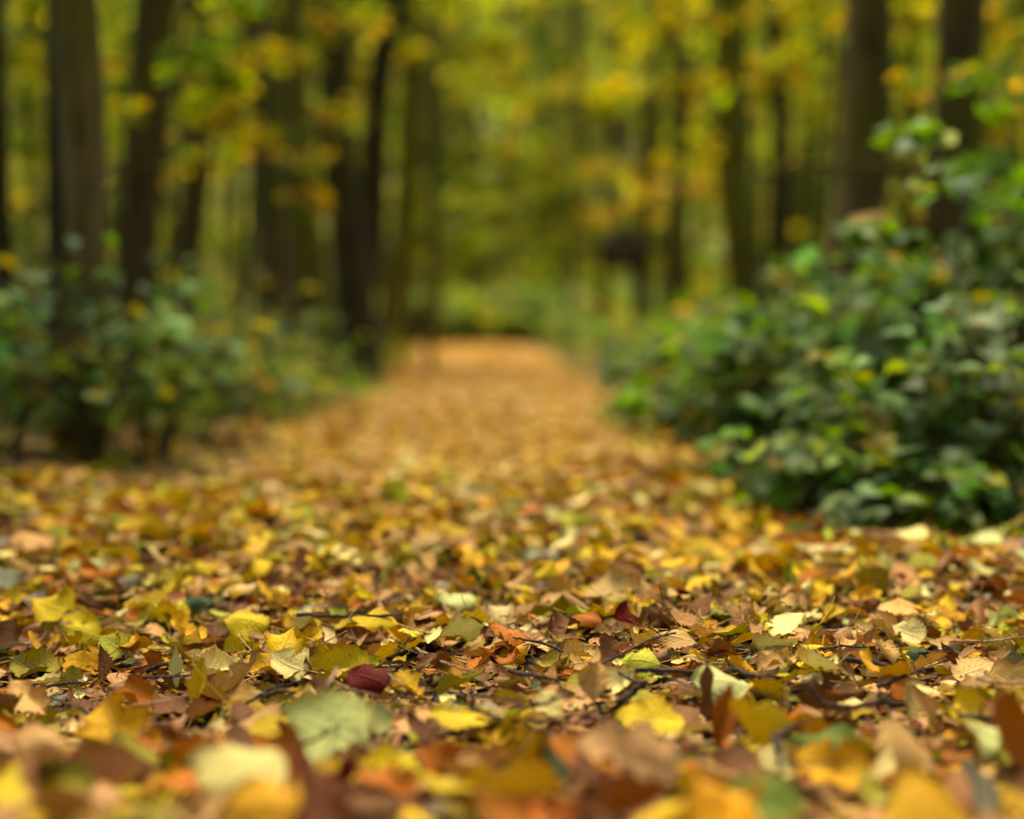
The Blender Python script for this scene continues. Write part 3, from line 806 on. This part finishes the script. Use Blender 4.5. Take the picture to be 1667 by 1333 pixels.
GN = 'big trees lining the path'
tree(12, 780, -8, 6.2, 30, 'dark', 'dark tree trunk at the very edge beside two black trunks', seed=1, group=GN)
tree(88, 780, 97, 5.8, 42, 'dark', 'nearly black trunk standing against the broad grey-sided one', seed=2, group=GN)
tree(138, 790, 150, 5.4, 66, 'grey', 'broad smooth trunk with a grey side rising behind the bushes', seed=33, group=GN)
tree(228, 720, 240, 7.5, 66, 'brown', 'dark brown trunk behind green hanging leaves', seed=4, group=GN)
tree(312, 660, 366, 10., 46, 'brown', 'leaning brown trunk behind yellow sapling leaves', seed=5, group=GN)
tree(440, 612, 425, 13., 52, 'grey', 'grey trunk with thick foliage over its middle', seed=6, group=GN)
tree(536, 612, 440, 12.6, 54, 'mossy', 'mossy trunk leaning towards the dark one at the path edge', seed=7, group=GN)
tree(566, 628, 545, 11.5, 62, 'dark', 'dark straight trunk standing right at the path edge', seed=8, group=GN)
tree(596, 605, 662, 13.6, 44, 'dark', 'slim dark trunk leaning over the path edge', seed=9, group=GN)
tree(640, 585, 676, 17., 40, 'mossy', 'slender mossy trunk where the path starts to narrow', seed=10, group=GN)
tree(1200, 600, 1158, 12.8, 56, 'mossy', 'dark mossy trunk leaning away from the path', seed=11, group=GN)
tree(1252, 560, 1257, 14.5, 38, 'dark', 'thin dark trunk beside bright yellow foliage', seed=12, group=GN)
tree(1395, 700, 1404, 8.2, 80, 'grey', 'stout grey-sided trunk rising behind the big green bush', seed=13, group=GN)
tree(1560, 740, 1548, 7.4, 66, 'brown', 'reddish brown trunk of the close pair behind the bush', seed=14, group=GN)
tree(1603, 740, 1592, 7.7, 66, 'mossy', 'mossy trunk of the close pair behind the bush', seed=15, group=GN)
tree(1112, 590, 1098, 18., 34, 'mossy', 'green mossy trunk just past the roofed board', seed=16, group=GN)
tree(482, 605, 476, 14.2, 40, 'brown', 'brown trunk tucked between the grey and mossy ones', seed=18, group=GN)
tree(1056, 575, 1062, 19.5, 26, 'dark', 'thin dark trunk directly behind the roofed board', seed=17, group=GN)

gt = np.random.default_rng(88)
far_specs = [(715,33,'pale'),(815,36,'mossy'),(886,31,'pale'),(760,38,'mossy'),(940,40,'mossy'),(1000,34,'brown'),(1140,27,'pale'),(1310,30,'mossy'),(1345,24,'mossy'),
             (1215,34,'brown'),(1460,22,'mossy'),(1500,30,'brown'),(1650,18,'mossy'),(700,26,'mossy'),(590,30,'brown'),(480,24,'brown'),(380,22,'mossy'),
             (300,18,'mossy'),(270,28,'brown'),(190,24,'mossy'),(60,18,'mossy'),(30,30,'brown'),(-60,14,'brown'),(-150,20,'mossy'),(1740,13,'brown'),(1850,20,'mossy'),
             (670,40,'mossy'),(540,38,'brown'),(430,36,'mossy'),(1080,42,'pale'),(1250,42,'brown'),(1400,38,'mossy'),(1580,34,'brown')]
for i, (px, Y, k) in enumerate(far_specs):
    tree(px, 0, px + gt.normal(0, 16), Y + gt.uniform(-1, 1), gt.uniform(15, 26), k, 'slim tree trunk standing deep in the wood among yellow-green foliage',
         H=14, crown=(i % 6 == 0), seed=100 + i, group='slim trees deep in the wood')
# trees beside and behind the viewpoint, which shade the place
for i, (x, y) in enumerate([(-3.2, 1.5), (3.4, 2.2), (-2.6, -3), (2.8, -2.5), (-5, 4.5), (5.2, 5.0), (-6.5, -1), (6.5, -0.5), (-4.5,-6), (4,-7), (0.5,-9), (-9,3),(9,4)]):
    a = (x / y * F + CX) if y > 0 else 0
    if y > 0:
        tree(a, 0, a, y, 0.28 * F / y, 'brown', 'tree standing beside the viewpoint outside the view', seed=200 + i, group='trees beside the viewpoint')
    else:
        g = np.random.default_rng(200 + i)
        root = empty('tree', (x, y, float(gz(x, y))))
        mb = MB(); P = trunk_pts(x, y, x, 13, g); tube(mb, P, np.linspace(.16, .04, 30), 14, jit=.03)
        mb.build('trunk', BARK['brown'], root, origin=np.array([x, y, float(gz(x, y))]))
        c = bpy.data.objects.new('crown', CROWNS[i % 4]); col.objects.link(c); c.parent = root; c.location = (0, 0, 9.4)
        tag(root, 'tree standing beside the viewpoint outside the view', 'tree', 'trees beside the viewpoint')

# ------------------------------------------------------------------ shrubs and saplings
gl = np.random.default_rng(9)
T_LIVE = [leaf_tpl(s, 6, 4, gl.normal(-0.7, 0.4), gl.normal(0.5, 0.9), 0.15, 0.05, gl.normal(0, 0.4), g=gl) for s in ('oval', 'pointed', 'heart', 'round', 'heart', 'pointed') for _ in range(3)]
T_LIVE_FAR = [leaf_tpl(s, 2, 2, -0.8, 0.8, 0.15, 0.05, 0.3, g=gl) for s in ('oval', 'pointed', 'round', 'heart')]

def branch_path(p, d, L, g, droop=0.25, n=10, wob=0.12):
    pts = [p.copy()]; d = d / np.linalg.norm(d)
    for i in range(n):
        d = d + g.normal(0, wob, 3) * 0.5 + np.array([0, 0, -droop]) / n * (1.2 if i > n * 0.4 else 0.2)
        d /= np.linalg.norm(d)
        pts.append(pts[-1] + d * L / n)
    return np.array(pts)

def leafy(mb, paths, n, size, names, weights, g, t0=0.25, spread=0.05, tpls=None, dim=1.0):
    if n <= 0: return
    k = g.integers(0, len(paths), n)
    t = t0 + (1 - t0) * g.random(n)
    pos = np.zeros((n, 3)); yaw = np.zeros(n)
    for i in range(n):
        P = paths[k[i]]; q = t[i] * (len(P) - 1); a = min(int(q), len(P) - 2)
        p = P[a] + (P[a + 1] - P[a]) * (q - a)
        dv = P[a + 1] - P[a]
        yw = math.atan2(-dv[0], dv[1]) + g.choice([-1, 1]) * g.uniform(0.4, 1.5)
        yaw[i] = yw
        pos[i] = p + np.array([-math.sin(yw), math.cos(yw), 0]) * (size * 0.5 + spread * g.random()) + np.array([0, 0, g.normal(0, spread * 0.5)])
    pos[:, 2] = np.maximum(pos[:, 2], gz(pos[:, 0], pos[:, 1]) + 0.02)
    C, _ = pick(names[:len(weights)], weights, n, 0.22, g)
    R = rots(yaw + g.normal(0, 0.3, n), g.normal(-0.25, 0.35, n), g.normal(0, 0.4, n))
    scatter(mb, tpls or T_LIVE, pos, R, size * np.exp(np.clip(g.normal(0, 0.25, n), -.6, .42)), C * dim, g=g)

GREEN_N = ['dark green', 'green', 'olive', 'lime', 'yellow', 'golden', 'skylit_green']
def shrub(x, y, h, spread, nst, nleaf, size, weights, label, seed, group='bushes along the path', far=False, lean=(0, 0), name='shrub', cat='bush', t0=0.22):
    g = np.random.default_rng(7000 + seed)
    base = np.array([x, y, float(gz(x, y))])
    root = empty(name, base); sm, fm = MB(), MB(); paths = []
    for s in range(nst):
        a = g.uniform(0, 6.28); out = g.uniform(0.15, 1.0) * spread
        d = np.array([math.cos(a) * out + lean[0], math.sin(a) * out + lean[1], h * 1.25])
        p0 = base + np.array([g.normal(0, 0.05), g.normal(0, 0.05), -0.02])
        P = branch_path(p0, d, np.linalg.norm(d) * g.uniform(0.6, 0.95), g, 0.5)
        r = 0.004 + 0.006 * h
        tube(sm, P, np.linspace(r, r * 0.3, len(P)), 6, cap=False); paths.append(P)
        for b in range(5 if not far else 2):
            i = int(g.integers(2, len(P) - 2)); aa = g.uniform(0, 6.28)
            Bp = branch_path(P[i], np.array([math.cos(aa), math.sin(aa), g.uniform(0.1, 0.7)]), spread * g.uniform(0.35, 0.8), g, 0.4, 7)
            tube(sm, Bp, np.linspace(r * 0.5, r * 0.15, len(Bp)), 5, cap=False); paths.append(Bp)
    leafy(fm, paths, nleaf, size, GREEN_N, weights, g, t0=t0, spread=size * 0.5, tpls=T_LIVE_FAR if far else T_LIVE)
    sm.build('stem', M_STEM, root, origin=base)
    fm.build('foliage', M_CROWN if far else M_LIVE, root, origin=base)
    tag(root, label, cat, group)
    return root

def px_x(px, Y): return (px - CX) / F * Y * 1.0

RG = 'bushes on the bramble side of the path'
DG = [4, 8, 2.5, 1.2, .06, .02, 9]
def rs(px, Y, ytop, *a, **k):
    z = at(px, ytop, Y)[2]
    a = list(a); z *= (0.92 if 20 < a[6] < 40 else 0.93); a[2] = int(a[2] * (0.42 if 20 < a[6] < 30 else 0.6 if a[6] < 40 and a[6] > 20 else 0.72)); a[3] *= 1.10; a[0] *= 1.12
    a[4] = (list(a[4]) + [5])[:7]
    a[4][4] *= .35; a[4][5] *= .3; a[4][3] *= .7
    if a[6] < 20: k.setdefault('t0', 0.36)
    if 20 < a[6] < 30: k.setdefault('t0', 0.5)
    return shrub(px_x(px, Y), Y, z, *a, **k)
#   px, Y, ytop
rs(1330, 3.85, 700, .20, 8, 300, .060, DG, 'low dark green bush whose leaves spill onto the yellow litter', 1, RG)
rs(1250, 4.45, 745, .16, 6, 110, .055, DG, 'tiny green seedling bush at the tip of the bramble verge', 15, RG)
rs(1420, 3.62, 770, .15, 6, 110, .060, DG, 'small green sprig bush poking out onto the litter', 16, RG)
rs(1590, 3.60, 735, .18, 6, 130, .060, DG, 'small green sprig bush at the foot of the tall one', 17, RG)
rs(1480, 3.90, 580, .30, 10, 420, .062, DG, 'dense green bush beside the leaning dark stem', 2, RG)
rs(1640, 3.85, 500, .32, 10, 480, .064, DG, 'tall green bush at the edge of the view under big pale leaves', 3, RG)
rs(1800, 4.00, 440, .36, 10, 460, .066, DG, 'green bush reaching in from outside the view', 4, RG)
rs(1200, 5.0, 570, .34, 9, 420, .062, [6, 8, 3, 1, .4, .2], 'soft green bush at the path edge behind the low dark one', 5, RG)
rs(1290, 5.0, 450, .40, 10, 560, .070, [7, 9, 2, 1, .5, .2], 'tall green bush topped by a bluish leaf beside the thin dark trunk', 6, RG)
rs(1400, 5.2, 405, .42, 10, 640, .072, [6, 10, 2, 1, .6, .3], 'broad bright green bush in front of the stout grey trunk', 7, RG)
rs(1540, 5.3, 375, .46, 11, 680, .074, DG, 'big leafy bush in front of the close pair of trunks', 8, RG)
rs(1660, 5.4, 330, .46, 11, 620, .076, DG, 'highest green bush with big leaves at the edge of the view', 9, RG)
rs(1115, 6.6, 545, .44, 10, 480, .066, [5, 8, 4, 2, .5, .3], 'grey-green low bush bulging over the path edge', 10, RG)
rs(1180, 9.0, 560, .5, 8, 420, .070, [4, 8, 5, 2, 1, .3], 'mid-green bush at the foot of the leaning mossy trunk', 11, RG)
rs(1300, 8.0, 470, .6, 9, 520, .074, [4, 9, 5, 2, 1, .4], 'bright green bush under the yellow foliage', 12, RG)
rs(1100, 12.5, 570, .6, 8, 400, .08, [3, 8, 6, 3, 1, .4], 'low green bush before the mossy trunk past the roofed board', 13, RG, far=True)
rs(1480, 9.0, 400, .7, 9, 520, .08, [4, 9, 5, 3, 2, 1], 'yellowish green bush seen between the grey trunk and the pair', 14, RG)

# a bare leaning stem in front of the bushes
root = empty('sapling', at(1462, 815, 4.15)); b0 = np.array(root.location); m2 = MB()
Pq = np.array([at(1455, 830, 4.15), at(1480, 740, 4.17), at(1500, 640, 4.2), at(1535, 540, 4.22), at(1560, 440, 4.25), at(1566, 350, 4.28), at(1590, 270, 4.3)])
Pq[0][2] = gz(Pq[0][0], Pq[0][1]) - 0.02
tube(m2, Pq, np.linspace(.011, .004, 7), 8, jit=.05); m2.build('stem', M_STEM, root, origin=b0)
m3 = MB(); g_ = np.random.default_rng(3)
bl = [branch_path(Pq[i], np.array([g_.choice([-1, 1]) * .8, g_.normal(0, .5), .5]), .25, g_, .3, 6) for i in (3, 4, 4, 5, 5, 6, 6)]
for q in bl:
    m4 = MB(); tube(m4, q, np.linspace(.003, .001, 7), 5, cap=False)
    m4.build('branch', M_STEM, root, origin=b0)
leafy(m3, bl, 46, .085, GREEN_N, [2, 8, 2, 2, .3, .2, 7], g_, t0=.3, spread=.04); m3.build('foliage', M_LIVE, root, origin=b0)
tag(root, 'dark leaning stem with large pale leaves rising through the green bushes', 'young tree', 'young trees with autumn leaves')

LG = 'bushes on the dark-trunk side of the path'
rs(20, 5.0, 500, .42, 7, 230, .060, [8, 6, 3, .6, .2, .4], 'dark green bush at the edge of the view over deep shadow', 21, LG)
rs(140, 5.1, 440, .40, 7, 260, .058, [7, 7, 3, .8, .3, .4], 'green bush crossing the broad grey-sided trunk', 22, LG)
rs(250, 5.3, 470, .44, 10, 430, .058, [4, 8, 5, 2, 1, .6], 'leafy green bush beside the broad grey-sided trunk', 23, LG)
rs(350, 6.0, 500, .44, 9, 420, .058, [3, 8, 5, 2.5, 1, .6], 'bush with arching bluish green sprays near the path edge', 24, LG)
rs(430, 7.4, 590, .40, 8, 320, .060, [3, 7, 6, 2, 1, .6], 'small olive green bush at the foot of the grey trunk', 25, LG)
rs(480, 8.2, 640, .30, 7, 200, .060, [1, 5, 4, 6, 3, .4], 'small bright lime plant standing on the path edge', 26, LG)
rs(330, 8.0, 410, .55, 9, 420, .070, [2, 5, 5, 4, 4, 3], 'bush with orange-yellow tips behind the green ones', 27, LG)
rs(-90, 5.2, 450, .5, 7, 200, .064, DG, 'dark bush reaching in beside the edge trunk', 28, LG)
rs(170, 7.5, 430, .6, 9, 360, .07, [5, 7, 5, 1, 1, .5], 'shaded bush between the black and brown trunks', 29, LG)
rs(540, 10.2, 600, .3, 7, 200, .065, [3, 6, 6, 2, 1, .4], 'tuft of green leaves at the foot of the dark straight trunk', 30, LG)
rs(400, 10.5, 530, .6, 8, 320, .075, [3, 6, 6, 3, 1, .5], 'olive bush deep between the grey and mossy trunks', 31, LG)
rs(625, 15.5, 560, .5, 7, 260, .08, [2, 6, 7, 3, 1, .3], 'low olive bush at the foot of the slender brown trunk', 32, LG, far=True)

CG = 'bushes closing off the far end of the path'
cl = ['rounded green bush closing the far end of the path', 'dark green bush at the far end beside pale stems', 'wide olive bush at the far end by the slender trunk',
      'grey-green bush in the middle of the far end', 'olive bush bulging over the far path corner', 'green bush right before the roofed board',
      'shady bush behind the roofed board', 'light green bush beyond the far end bushes', 'tall soft green bush behind the far end', 'yellow-green bush deep behind the far end']
for i, (px, Y, yt) in enumerate([(720,29.2,480),(790,30.5,460),(675,29.5,470),(860,29,460),(930,27,505),(985,23,535),(1070,26,470),(900,34,400),(800,35,380),(720,36,410)]):
    rs(px, Y - 1.4, yt, 1.1, 12, 900, .15, [5, 9, 5, 2, .6, .2] if i < 6 else [3, 8, 6, 4, 2, .4], cl[i], 50 + i, CG, far=True)

# understorey saplings with yellow-green leaves
def sapling(px, Y, y_lo, y_hi, rad, nbr, nleaf, size, weights, label, seed, group='young trees with autumn leaves', far=False, H=None):
    g = np.random.default_rng(8000 + seed)
    x = px_x(px, Y); z_lo = at(px, y_lo, Y)[2]; z_hi = at(px, y_hi, Y)[2]
    base = np.array([x, Y, float(gz(x, Y))])
    root = empty('sapling', base); sm, fm = MB(), MB()
    H = z_hi + rad * 0.5
    P = branch_path(base + np.array([0, 0, -.05]), np.array([g.normal(0, .05), g.normal(0, .05), 1]), H, g, 0, 14, 0.05)
    r = 0.006 + 0.006 * H
    tube(sm, P, np.linspace(r, r * 0.3, len(P)), 8, cap=False)
    paths = []
    for b in range(nbr):
        z = g.uniform(max(z_lo, 0.1), z_hi)
        i = int(np.argmin(np.abs(P[:, 2] - z))); aa = g.uniform(0, 6.28)
        p = P[i].copy()
        Bp = branch_path(p, np.array([math.cos(aa), math.sin(aa), g.uniform(-0.1, 0.45)]), rad * g.uniform(0.6, 1.1), g, 0.35, 9)
        tube(sm, Bp, np.linspace(r * 0.35, r * 0.1, len(Bp)), 5, cap=False); paths.append(Bp)
        for c in range(2):
            j = int(g.integers(3, 8)); a2 = aa + g.choice([-1, 1]) * g.uniform(.5, 1.1)
            B2 = branch_path(Bp[j], np.array([math.cos(a2), math.sin(a2), g.uniform(-0.2, 0.3)]), rad * 0.45, g, 0.3, 6)
            tube(sm, B2, np.linspace(r * 0.15, r * 0.06, len(B2)), 4, cap=False); paths.append(B2)
    leafy(fm, paths, nleaf, size, GREEN_N, weights, g, t0=0.2, spread=size * 0.7, dim=0.95 if far else 1.0, tpls=T_LIVE_FAR if far else T_LIVE)
    sm.build('trunk', M_STEM, root, origin=base)
    fm.build('foliage', M_CROWN, root, origin=base)
    tag(root, label, 'young tree', group)
    return root

YW = [0, 2, 2, 5.5, 5.5, 1.1]
LW = [.3, 7, 4, 6, 3, .3]
sapling(325, 8.5, 300, 60, .50, 9, 260, .075, YW, 'sapling with yellow leaves hanging before the leaning brown trunk', 1)
sapling(235, 6.6, 145, -60, .36, 8, 200, .075, [0, 8, 2, 5, 1, 0], 'sapling with bright green leaves before the dark brown trunk', 2)
sapling(400, 11., 260, -60, .7, 10, 330, .08, LW, 'sapling with yellow-green leaves beside the grey trunk', 3)
sapling(30, 9.5, 330, -60, .6, 9, 260, .08, LW, 'sapling showing yellow-green between the edge trunks', 4)
sapling(620, 16., 180, -160, 1.1, 12, 620, .10, YW, 'young tree with golden leaves above the path edge', 5)
sapling(668, 20., 110, -200, 2.1, 16, 1100, .11, YW, 'young tree spreading bright yellow leaves across the far path', 6)
sapling(925, 23., 150, -200, 1.8, 16, 1100, .12, [0, 3, 2, 6, 4, 1], 'young tree with yellow-green leaves over the middle of the far wood', 7)
sapling(990, 21.8, 400, 240, .75, 10, 260, .10, [0, .3, 1, 2, 5, 7], 'small orange-yellow leaved sapling over the roofed board', 8)
sapling(1078, 20.8, 385, 300, .45, 6, 150, .11, [0, .3, 1, 3, 7, 3], 'small yellow sapling beside the roofed board', 9)
sapling(1120, 13., 400, -60, .6, 10, 300, .085, [0, .5, 1, 4, 6, 4], 'sapling with sparse golden leaves beside the dark mossy trunk', 10)
sapling(1310, 16., 350, -150, 1.1, 14, 780, .10, [0, 4, 1, 8, 4, .5], 'young tree glowing yellow between the thin dark and stout grey trunks', 11)
sapling(1480, 10., 330, -100, .7, 10, 360, .085, [0, 2, 2, 5, 5, 3], 'sapling with yellow leaves between the grey trunk and the pair', 12)
sapling(1650, 9., 230, -80, .6, 10, 300, .085, [0, 1, 1, 4, 6, 3], 'sapling with pale golden leaves beyond the pair of trunks', 13)
sapling(1650, 4.9, 330, 240, .22, 4, 26, .12, [3, 7, 1, 0, 0, 0], 'sapling holding a few very large pale green leaves over the bush', 14)
sapling(1470, 5.6, 170, 120, .3, 4, 30, .075, [3, 7, 1, 0, 1, 1], 'slender sapling with a green spray across the trunks', 15)
sapling(1210, 19., 300, -150, 1.0, 12, 500, .11, LW, 'young tree filling the gap behind the leaning mossy trunk', 16)
sapling(500, 17., 300, -150, 1.2, 12, 600, .11, LW, 'young tree filling the gap between grey and dark trunks', 17)
sapling(290, 14., 300, -120, 1.0, 12, 520, .10, LW, 'young tree glimpsed behind the leaning brown trunk', 18)
sapling(120, 14., 360, -120, .9, 12, 460, .10, LW, 'young tree glimpsed between the black trunks', 19)

sapling(462, 9.5, 330, -60, .5, 9, 190, .08, YW, 'sapling with fine yellow sprays crossing the grey trunk', 20)
sapling(700, 14., 90, -160, .9, 12, 420, .09, YW, 'sapling reaching golden sprays over the path near the slim dark trunk', 21)
sapling(1075, 12., 330, -60, .55, 9, 200, .09, [0, 2, 1, 5, 5, 3], 'sapling with loose yellow sprays before the green mossy trunk', 22)
sapling(1345, 10., 180, -90, .55, 9, 220, .085, [0, 3, 1, 5, 5, 2], 'sapling with pale yellow sprays before the thin dark trunk', 23)
sapling(180, 10., 330, -60, .5, 8, 170, .085, LW, 'sapling with scattered leaves between the grey-sided and dark brown trunks', 24)
GW = [2, 9, 6, 5, 2, .3]
for i, (px, Y, yl, yh) in enumerate([(700, 32, 560, 300), (770, 33, 560, 260), (840, 32, 560, 330), (905, 31, 560, 280), (960, 29, 560, 380), (730, 36, 520, 180), (870, 36, 520, 200)]):
    sapling(px, Y, yl, yh, 1.3, 18, 900, .17, GW, ['slim green sapling rising over the far end bushes', 'taller green sapling in the middle of the far end',
            'short green sapling behind the far end bushes', 'green sapling just before the pale stem', 'low green sapling beside the roofed board',
            'soft green sapling deep behind the far end by the pale stems', 'soft green sapling deep behind the far end, nearer the orange one'][i], 70 + i, far=True)

# full young trees further back
fl = 'young tree with yellow-green leaves deep in the wood'
gf = np.random.default_rng(61)
for i, (px, Y) in enumerate([(-40,22),(60,26),(170,23),(250,30),(350,27),(430,31),(520,26),(600,33),(660,37),(720,42),(790,39),(850,44),(910,38),(960,31),(1010,43),(1060,34),(1130,30),
                             (1180,40),(1240,26),(1300,35),(1370,28),(1420,22),(1480,34),(1540,24),(1600,31),(1660,22),(1740,28),(1800,20),(-120,16),(1850,30)]):
    w = [[.5, 9, 5, 6, 2, .2], [.2, 5, 4, 7, 4, .4], [.8, 10, 6, 4, 1, .1]][i % 3]
    ylo = [470, 400, 500][i % 3]
    sapling(px, Y, ylo, -150, Y * 0.055, 15, 1000, .13 + Y * 0.0022, w, fl, 100 + i, 'young trees deep in the wood', far=True)

# far wood seen as one mass, and low undergrowth
mb = MB(); g = np.random.default_rng(17); N = 60000
th = g.uniform(-0.62, 0.62, N); rr = g.uniform(46, 60, N)
nc = 700
ct = g.uniform(-0.62, 0.62, nc); cr_ = g.uniform(46, 58, nc); cz = g.uniform(0.3, 15, nc)
k = g.integers(0, nc, N)
x = np.sin(ct[k]) * cr_[k] + g.normal(0, 1.0, N); y = np.cos(ct[k]) * cr_[k] + g.normal(0, 1.0, N); z = cz[k] + g.normal(0, 0.6, N) + 0.8
z = np.maximum(z, gz(x, y) + .1)
tone = g.random(nc)
C1, _ = pick(['green', 'lime', 'olive', 'yellow', 'golden'], [9, 6, 4, 2, .2], N, 0.2, g)
C = C1 * (0.5 + 0.8 * tone[k])[:, None]
scatter(mb, T_CROWN, np.stack([x, y, z], -1), rots(g.uniform(0, 6.28, N), g.normal(-0.3, 0.4, N), g.normal(0, 0.5, N)), 0.42, C, g=g)
tag(mb.build('far_wood', M_CROWN), 'mass of yellow-green woodland foliage far behind the path', 'woodland', kind='stuff')

mb = MB(); g = np.random.default_rng(18); N = 44000
y = 4.8 + 44 * g.random(N) ** 1.2; x = g.uniform(-1, 1, N) * (0.36 * y + 1.5)
off = np.abs(x - path_c(y)) - path_w(y) - 0.15 * np.sin(y * 1.3)
dens = np.clip(off / 0.7, 0, 1)
keep = g.random(N) < dens * np.where(y < 7, 0.5, 1.0)
keep |= y > 27.2
x, y, off = x[keep], y[keep], off[keep]; n = len(x)
z = gz(x, y) + 0.02 + g.random(n) ** 1.5 * np.where(y < 20, 0.14 + 0.014 * y, 0.18 + 0.030 * y)
C, _ = pick(GREEN_N, [4, 8, 6, 3, .8, .6, 3], n, 0.2, g)
scatter(mb, T_LIVE_FAR, np.stack([x, y, z], -1), rots(g.uniform(0, 6.28, n), g.normal(0, 0.35, n), g.normal(0, 0.4, n)), 0.05 + 0.0045 * y, C * np.array([.9, .88, .45]), g=g)
tag(mb.build('undergrowth', M_LIVE), 'low green undergrowth leaves covering the forest floor off the path', 'undergrowth', kind='stuff')

# ------------------------------------------------------------------ small roofed board on two posts
def box(mb, c, s, rz=0.0):
    c = np.asarray(c, float); s = np.asarray(s, float) / 2
    V = np.array([[i, j, k] for i in (-1, 1) for j in (-1, 1) for k in (-1, 1)], float) * s
    Q = [[0, 1, 3, 2], [4, 6, 7, 5], [0, 4, 5, 1], [2, 3, 7, 6], [0, 2, 6, 4], [1, 5, 7, 3]]
    mb.add(V + c, Q)
def flat(o):
    for p in o.data.polygons: p.use_smooth = False
    bv = o.modifiers.new('edge', 'BEVEL'); bv.width = 0.006; bv.segments = 2
    return o
M_POST = noise_mat('weathered_post', [(0.3, (0.006, 0.004, 0.002)), (0.7, (0.022, 0.014, 0.006))], 10, stretch=(4, 4, .6))
M_ROOF = noise_mat('grey_roof_boards', [(0.3, (0.045, 0.042, 0.044)), (0.7, (0.11, 0.105, 0.11))], 12)
M_PANEL = noise_mat('board_wood', [(0.3, (0.04, 0.03, 0.018)), (0.7, (0.10, 0.07, 0.04))], 10, stretch=(1, 1, 5))
Y = 17.5; bx_ = px_x(1010, Y); bz = float(gz(bx_, Y)); root = empty('notice_board', (bx_, Y, bz))
for sx in (-1, 1):
    mb = MB(); box(mb, (sx * 0.27, 0, 0.52), (0.12, 0.12, 1.14)); flat(mb.build('post', M_POST, root))
mb = MB(); box(mb, (0, -0.075, 1.0), (0.40, 0.03, 0.24)); flat(mb.build('panel', M_PANEL, root))
mb = MB()
V = []
for yy in (-0.16, 0.16):
    V += [(-0.34, yy, 1.14), (0.34, yy, 1.14), (0.0, yy, 1.34), (-0.34, yy, 1.10), (0.34, yy, 1.10), (0, yy, 1.30)]
mb.add(V, [[0, 2, 8, 6], [2, 1, 7, 8], [3, 9, 11, 5], [5, 11, 10, 4], [0, 3, 5, 2], [2, 5, 4, 1], [6, 8, 11, 9], [8, 7, 10, 11], [0, 6, 9, 3], [1, 4, 10, 7]])
r_ = flat(mb.build('roof', M_ROOF, root))
mb = MB()
for k in range(6): box(mb, (0, -0.12, 1.125 + k * 0.028), (0.56 - k * 0.09, 0.03, 0.026))
flat(mb.build('gable_board', M_ROOF, root))
mb = MB(); box(mb, (0, 0, 1.40), (0.10, 0.10, 0.22)); flat(mb.build('finial', M_POST, root))
root.scale = (0.72, 0.8, 1.06)
tag(root, 'small roofed wooden board on two dark posts near the far end of the path', 'notice board')

# ------------------------------------------------------------------ light
w = bpy.data.worlds.new('World'); sc.world = w; w.use_nodes = True
n = w.node_tree.nodes; n.clear()
sky = n.new('ShaderNodeTexSky'); sky.sky_type = 'NISHITA'; sky.sun_disc = False
SUN_EL, SUN_AZ = math.radians(64), math.radians(-12)   # azimuth from +Y towards +X
sky.sun_elevation = SUN_EL; sky.sun_rotation = SUN_AZ; sky.air_density = 1.0; sky.dust_density = 6.0; sky.ozone_density = 0.3
bg = n.new('ShaderNodeBackground'); bg.inputs[1].default_value = 0.12
wo = n.new('ShaderNodeOutputWorld')
w.node_tree.links.new(sky.outputs[0], bg.inputs[0]); w.node_tree.links.new(bg.outputs[0], wo.inputs[0])
ld = bpy.data.lights.new('sun', 'SUN'); ld.energy = 3.1; ld.angle = math.radians(38); ld.color = (1.0, 0.86, 0.62)
lo = bpy.data.objects.new('sun', ld); col.objects.link(lo)
from mathutils import Vector
sd = Vector((math.sin(SUN_AZ) * math.cos(SUN_EL), math.cos(SUN_AZ) * math.cos(SUN_EL), math.sin(SUN_EL)))
lo.rotation_euler = (-sd).to_track_quat('-Z', 'Y').to_euler()
lo.location = sd * 30

# ------------------------------------------------------------------ camera
cd = bpy.data.cameras.new('camera'); cam = bpy.data.objects.new('camera', cd); col.objects.link(cam)
cam.location = (0, 0, CAMH); cam.rotation_euler = (PI / 2 - PITCH, 0, 0)
cd.sensor_width = 36; cd.lens = 36 * F / 1667; cd.clip_start = 0.05; cd.clip_end = 400
cd.dof.use_dof = True; cd.dof.focus_distance = 2.2; cd.dof.aperture_fstop = 1.4
sc.camera = cam

sc.view_settings.view_transform = 'Standard'; sc.view_settings.look = 'None'
sc.view_settings.exposure = 1.58; sc.view_settings.gamma = 1.0
cy_ = sc.cycles
cy_.max_bounces = 8; cy_.diffuse_bounces = 4; cy_.glossy_bounces = 2; cy_.transmission_bounces = 4; cy_.transparent_max_bounces = 4
cy_.use_denoising = True; cy_.caustics_reflective = False; cy_.caustics_refractive = False
cy_.sample_clamp_indirect = 4
